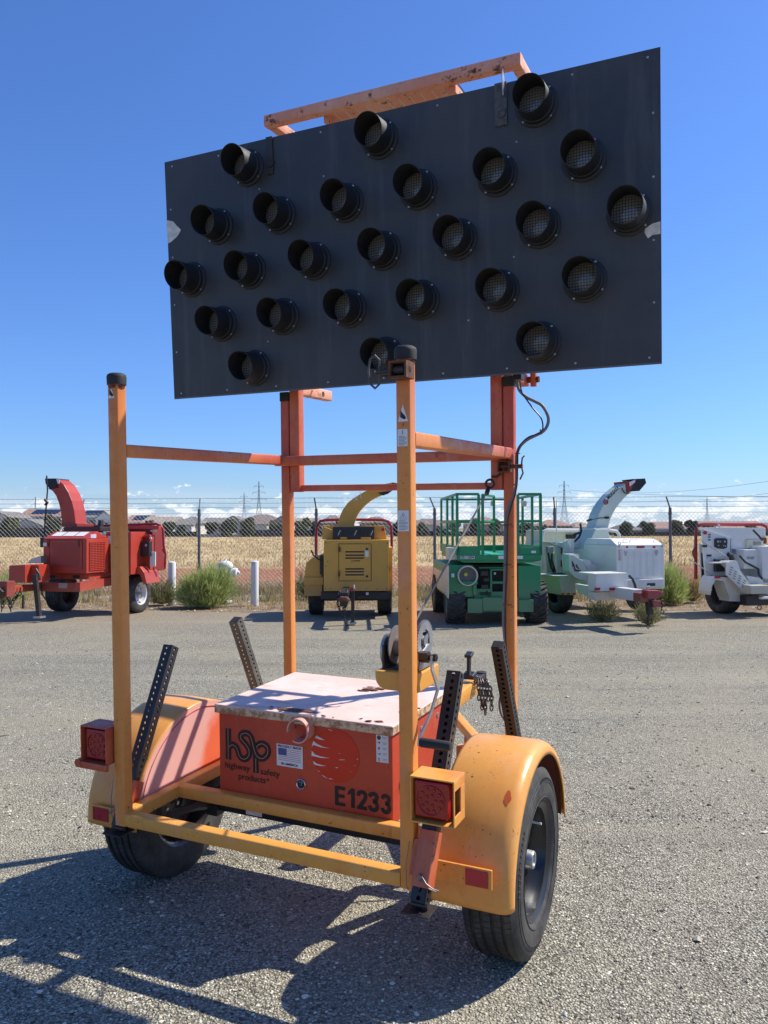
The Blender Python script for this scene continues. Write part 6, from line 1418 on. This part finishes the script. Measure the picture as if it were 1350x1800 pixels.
m.T('top_lever',M_dsteel,[(1324,932),(1334,942),(1340,950)],YF+.0,.02); m.T('top_rod',M_steel,[(1262,921),(1270,932)],YF+.3,.02)
m.B('chassis',M_black,1312,1046,1390,1064,YF-.3,.1); m.B('light_bar',M_white,1338,1049,1375,1053,YF-.45,YF-.38)
p=m.pt(1335,1068,y=YF-.2); MB().torus(p,(0,1,0),.04,.008,16,6).build('tow_eye',M_dsteel,m.root)
# ---------------------------------------------------------------- bollards and hydrant
def wht():
    m_,t,b=newmat('worn_white_bollard_paint'); g=G(t); o=g.oc(); c,k=rusty(g,g.sc(o,2,2,.5),(.72,.72,.69),.38,scale=8,rust=((.20,.17,.14),(.34,.30,.26))); g.l(c,b.inputs['Base Color']); b.inputs['Roughness'].default_value=.6; return m_
M_boll=wht()
for u,vb,vt,lab in ((302.5,1060,987,'worn white bollard left of the round green bush'),(448,1062,986,'white bollard standing alone left of the orange mast')):
    Yd=H*F/(vb-928); k=Yd/F; h=(vb-vt)*k; r=6.6*k
    o=MB().lathe([(-.02,r),(h-.025,r),(h-.008,r*.93),(h+.004,r*.6),(h+.008,0)],((u-675)*k,Yd,0),(0,0,1),24).build('bollard',M_boll,smooth=True); tag(o,lab,'bollard','white bollards at the hydrant')
Yd=17.4; k=Yd/F; hx=(396-675)*k; hy=empty('fire_hydrant',(hx,Yd,0)); tag(hy,'white fire hydrant half hidden behind the round green bush','fire hydrant')
zt_=H-(984-928)*k
MB().lathe([(0,.15),(.04,.15),(.045,.085),(zt_-.42,.085),(zt_-.40,.12),(zt_-.36,.12),(zt_-.35,.10),(zt_-.18,.12),(zt_-.17,.165),(zt_-.12,.17),(zt_-.06,.14),(zt_-.02,.07),(zt_-.01,.03),(zt_+.02,.03),(zt_+.02,0)],(0,0,0),(0,0,1),28).build('body',M_boll,hy,smooth=True)
MB().lathe([(0,.07),(.12,.075),(.12,.10),(.20,.10),(.22,.05),(.26,.03),(.26,0)],(.06,0,zt_-.27),(1,-.1,.0),20).build('outlet',M_boll,hy,smooth=True)
MB().lathe([(0,.07),(.12,.075),(.12,.10),(.18,.10),(.20,.05),(.22,0)],(-.06,0,zt_-.27),(-1,-.1,.0),20).build('outlet',M_boll,hy,smooth=True)
MB().lathe([(0,.08),(.12,.08),(.12,.115),(.17,.115),(.19,.05),(.23,.04),(.23,0)],(0,-.05,zt_-.27),(.2,-1,0),20).build('outlet',M_boll,hy,smooth=True)
MB().lathe([(0,.05),(.1,.05),(.1,.06),(.13,.05),(.13,0)],(.0,-.05,zt_-.55),(.4,-1,0),16).build('drain_cap',M_boll,hy,smooth=True)
# small things on the lot
rnd=random.Random(77)
b=MB(); b.beam((-3.0,6.2,.008),(-2.93,6.24,.009),.006,.004).beam((1.35,2.62,.006),(1.44,2.60,.006),.007,.004); tag(b.build('twig',M_bark),'dark dry twigs lying on the gravel','twig')
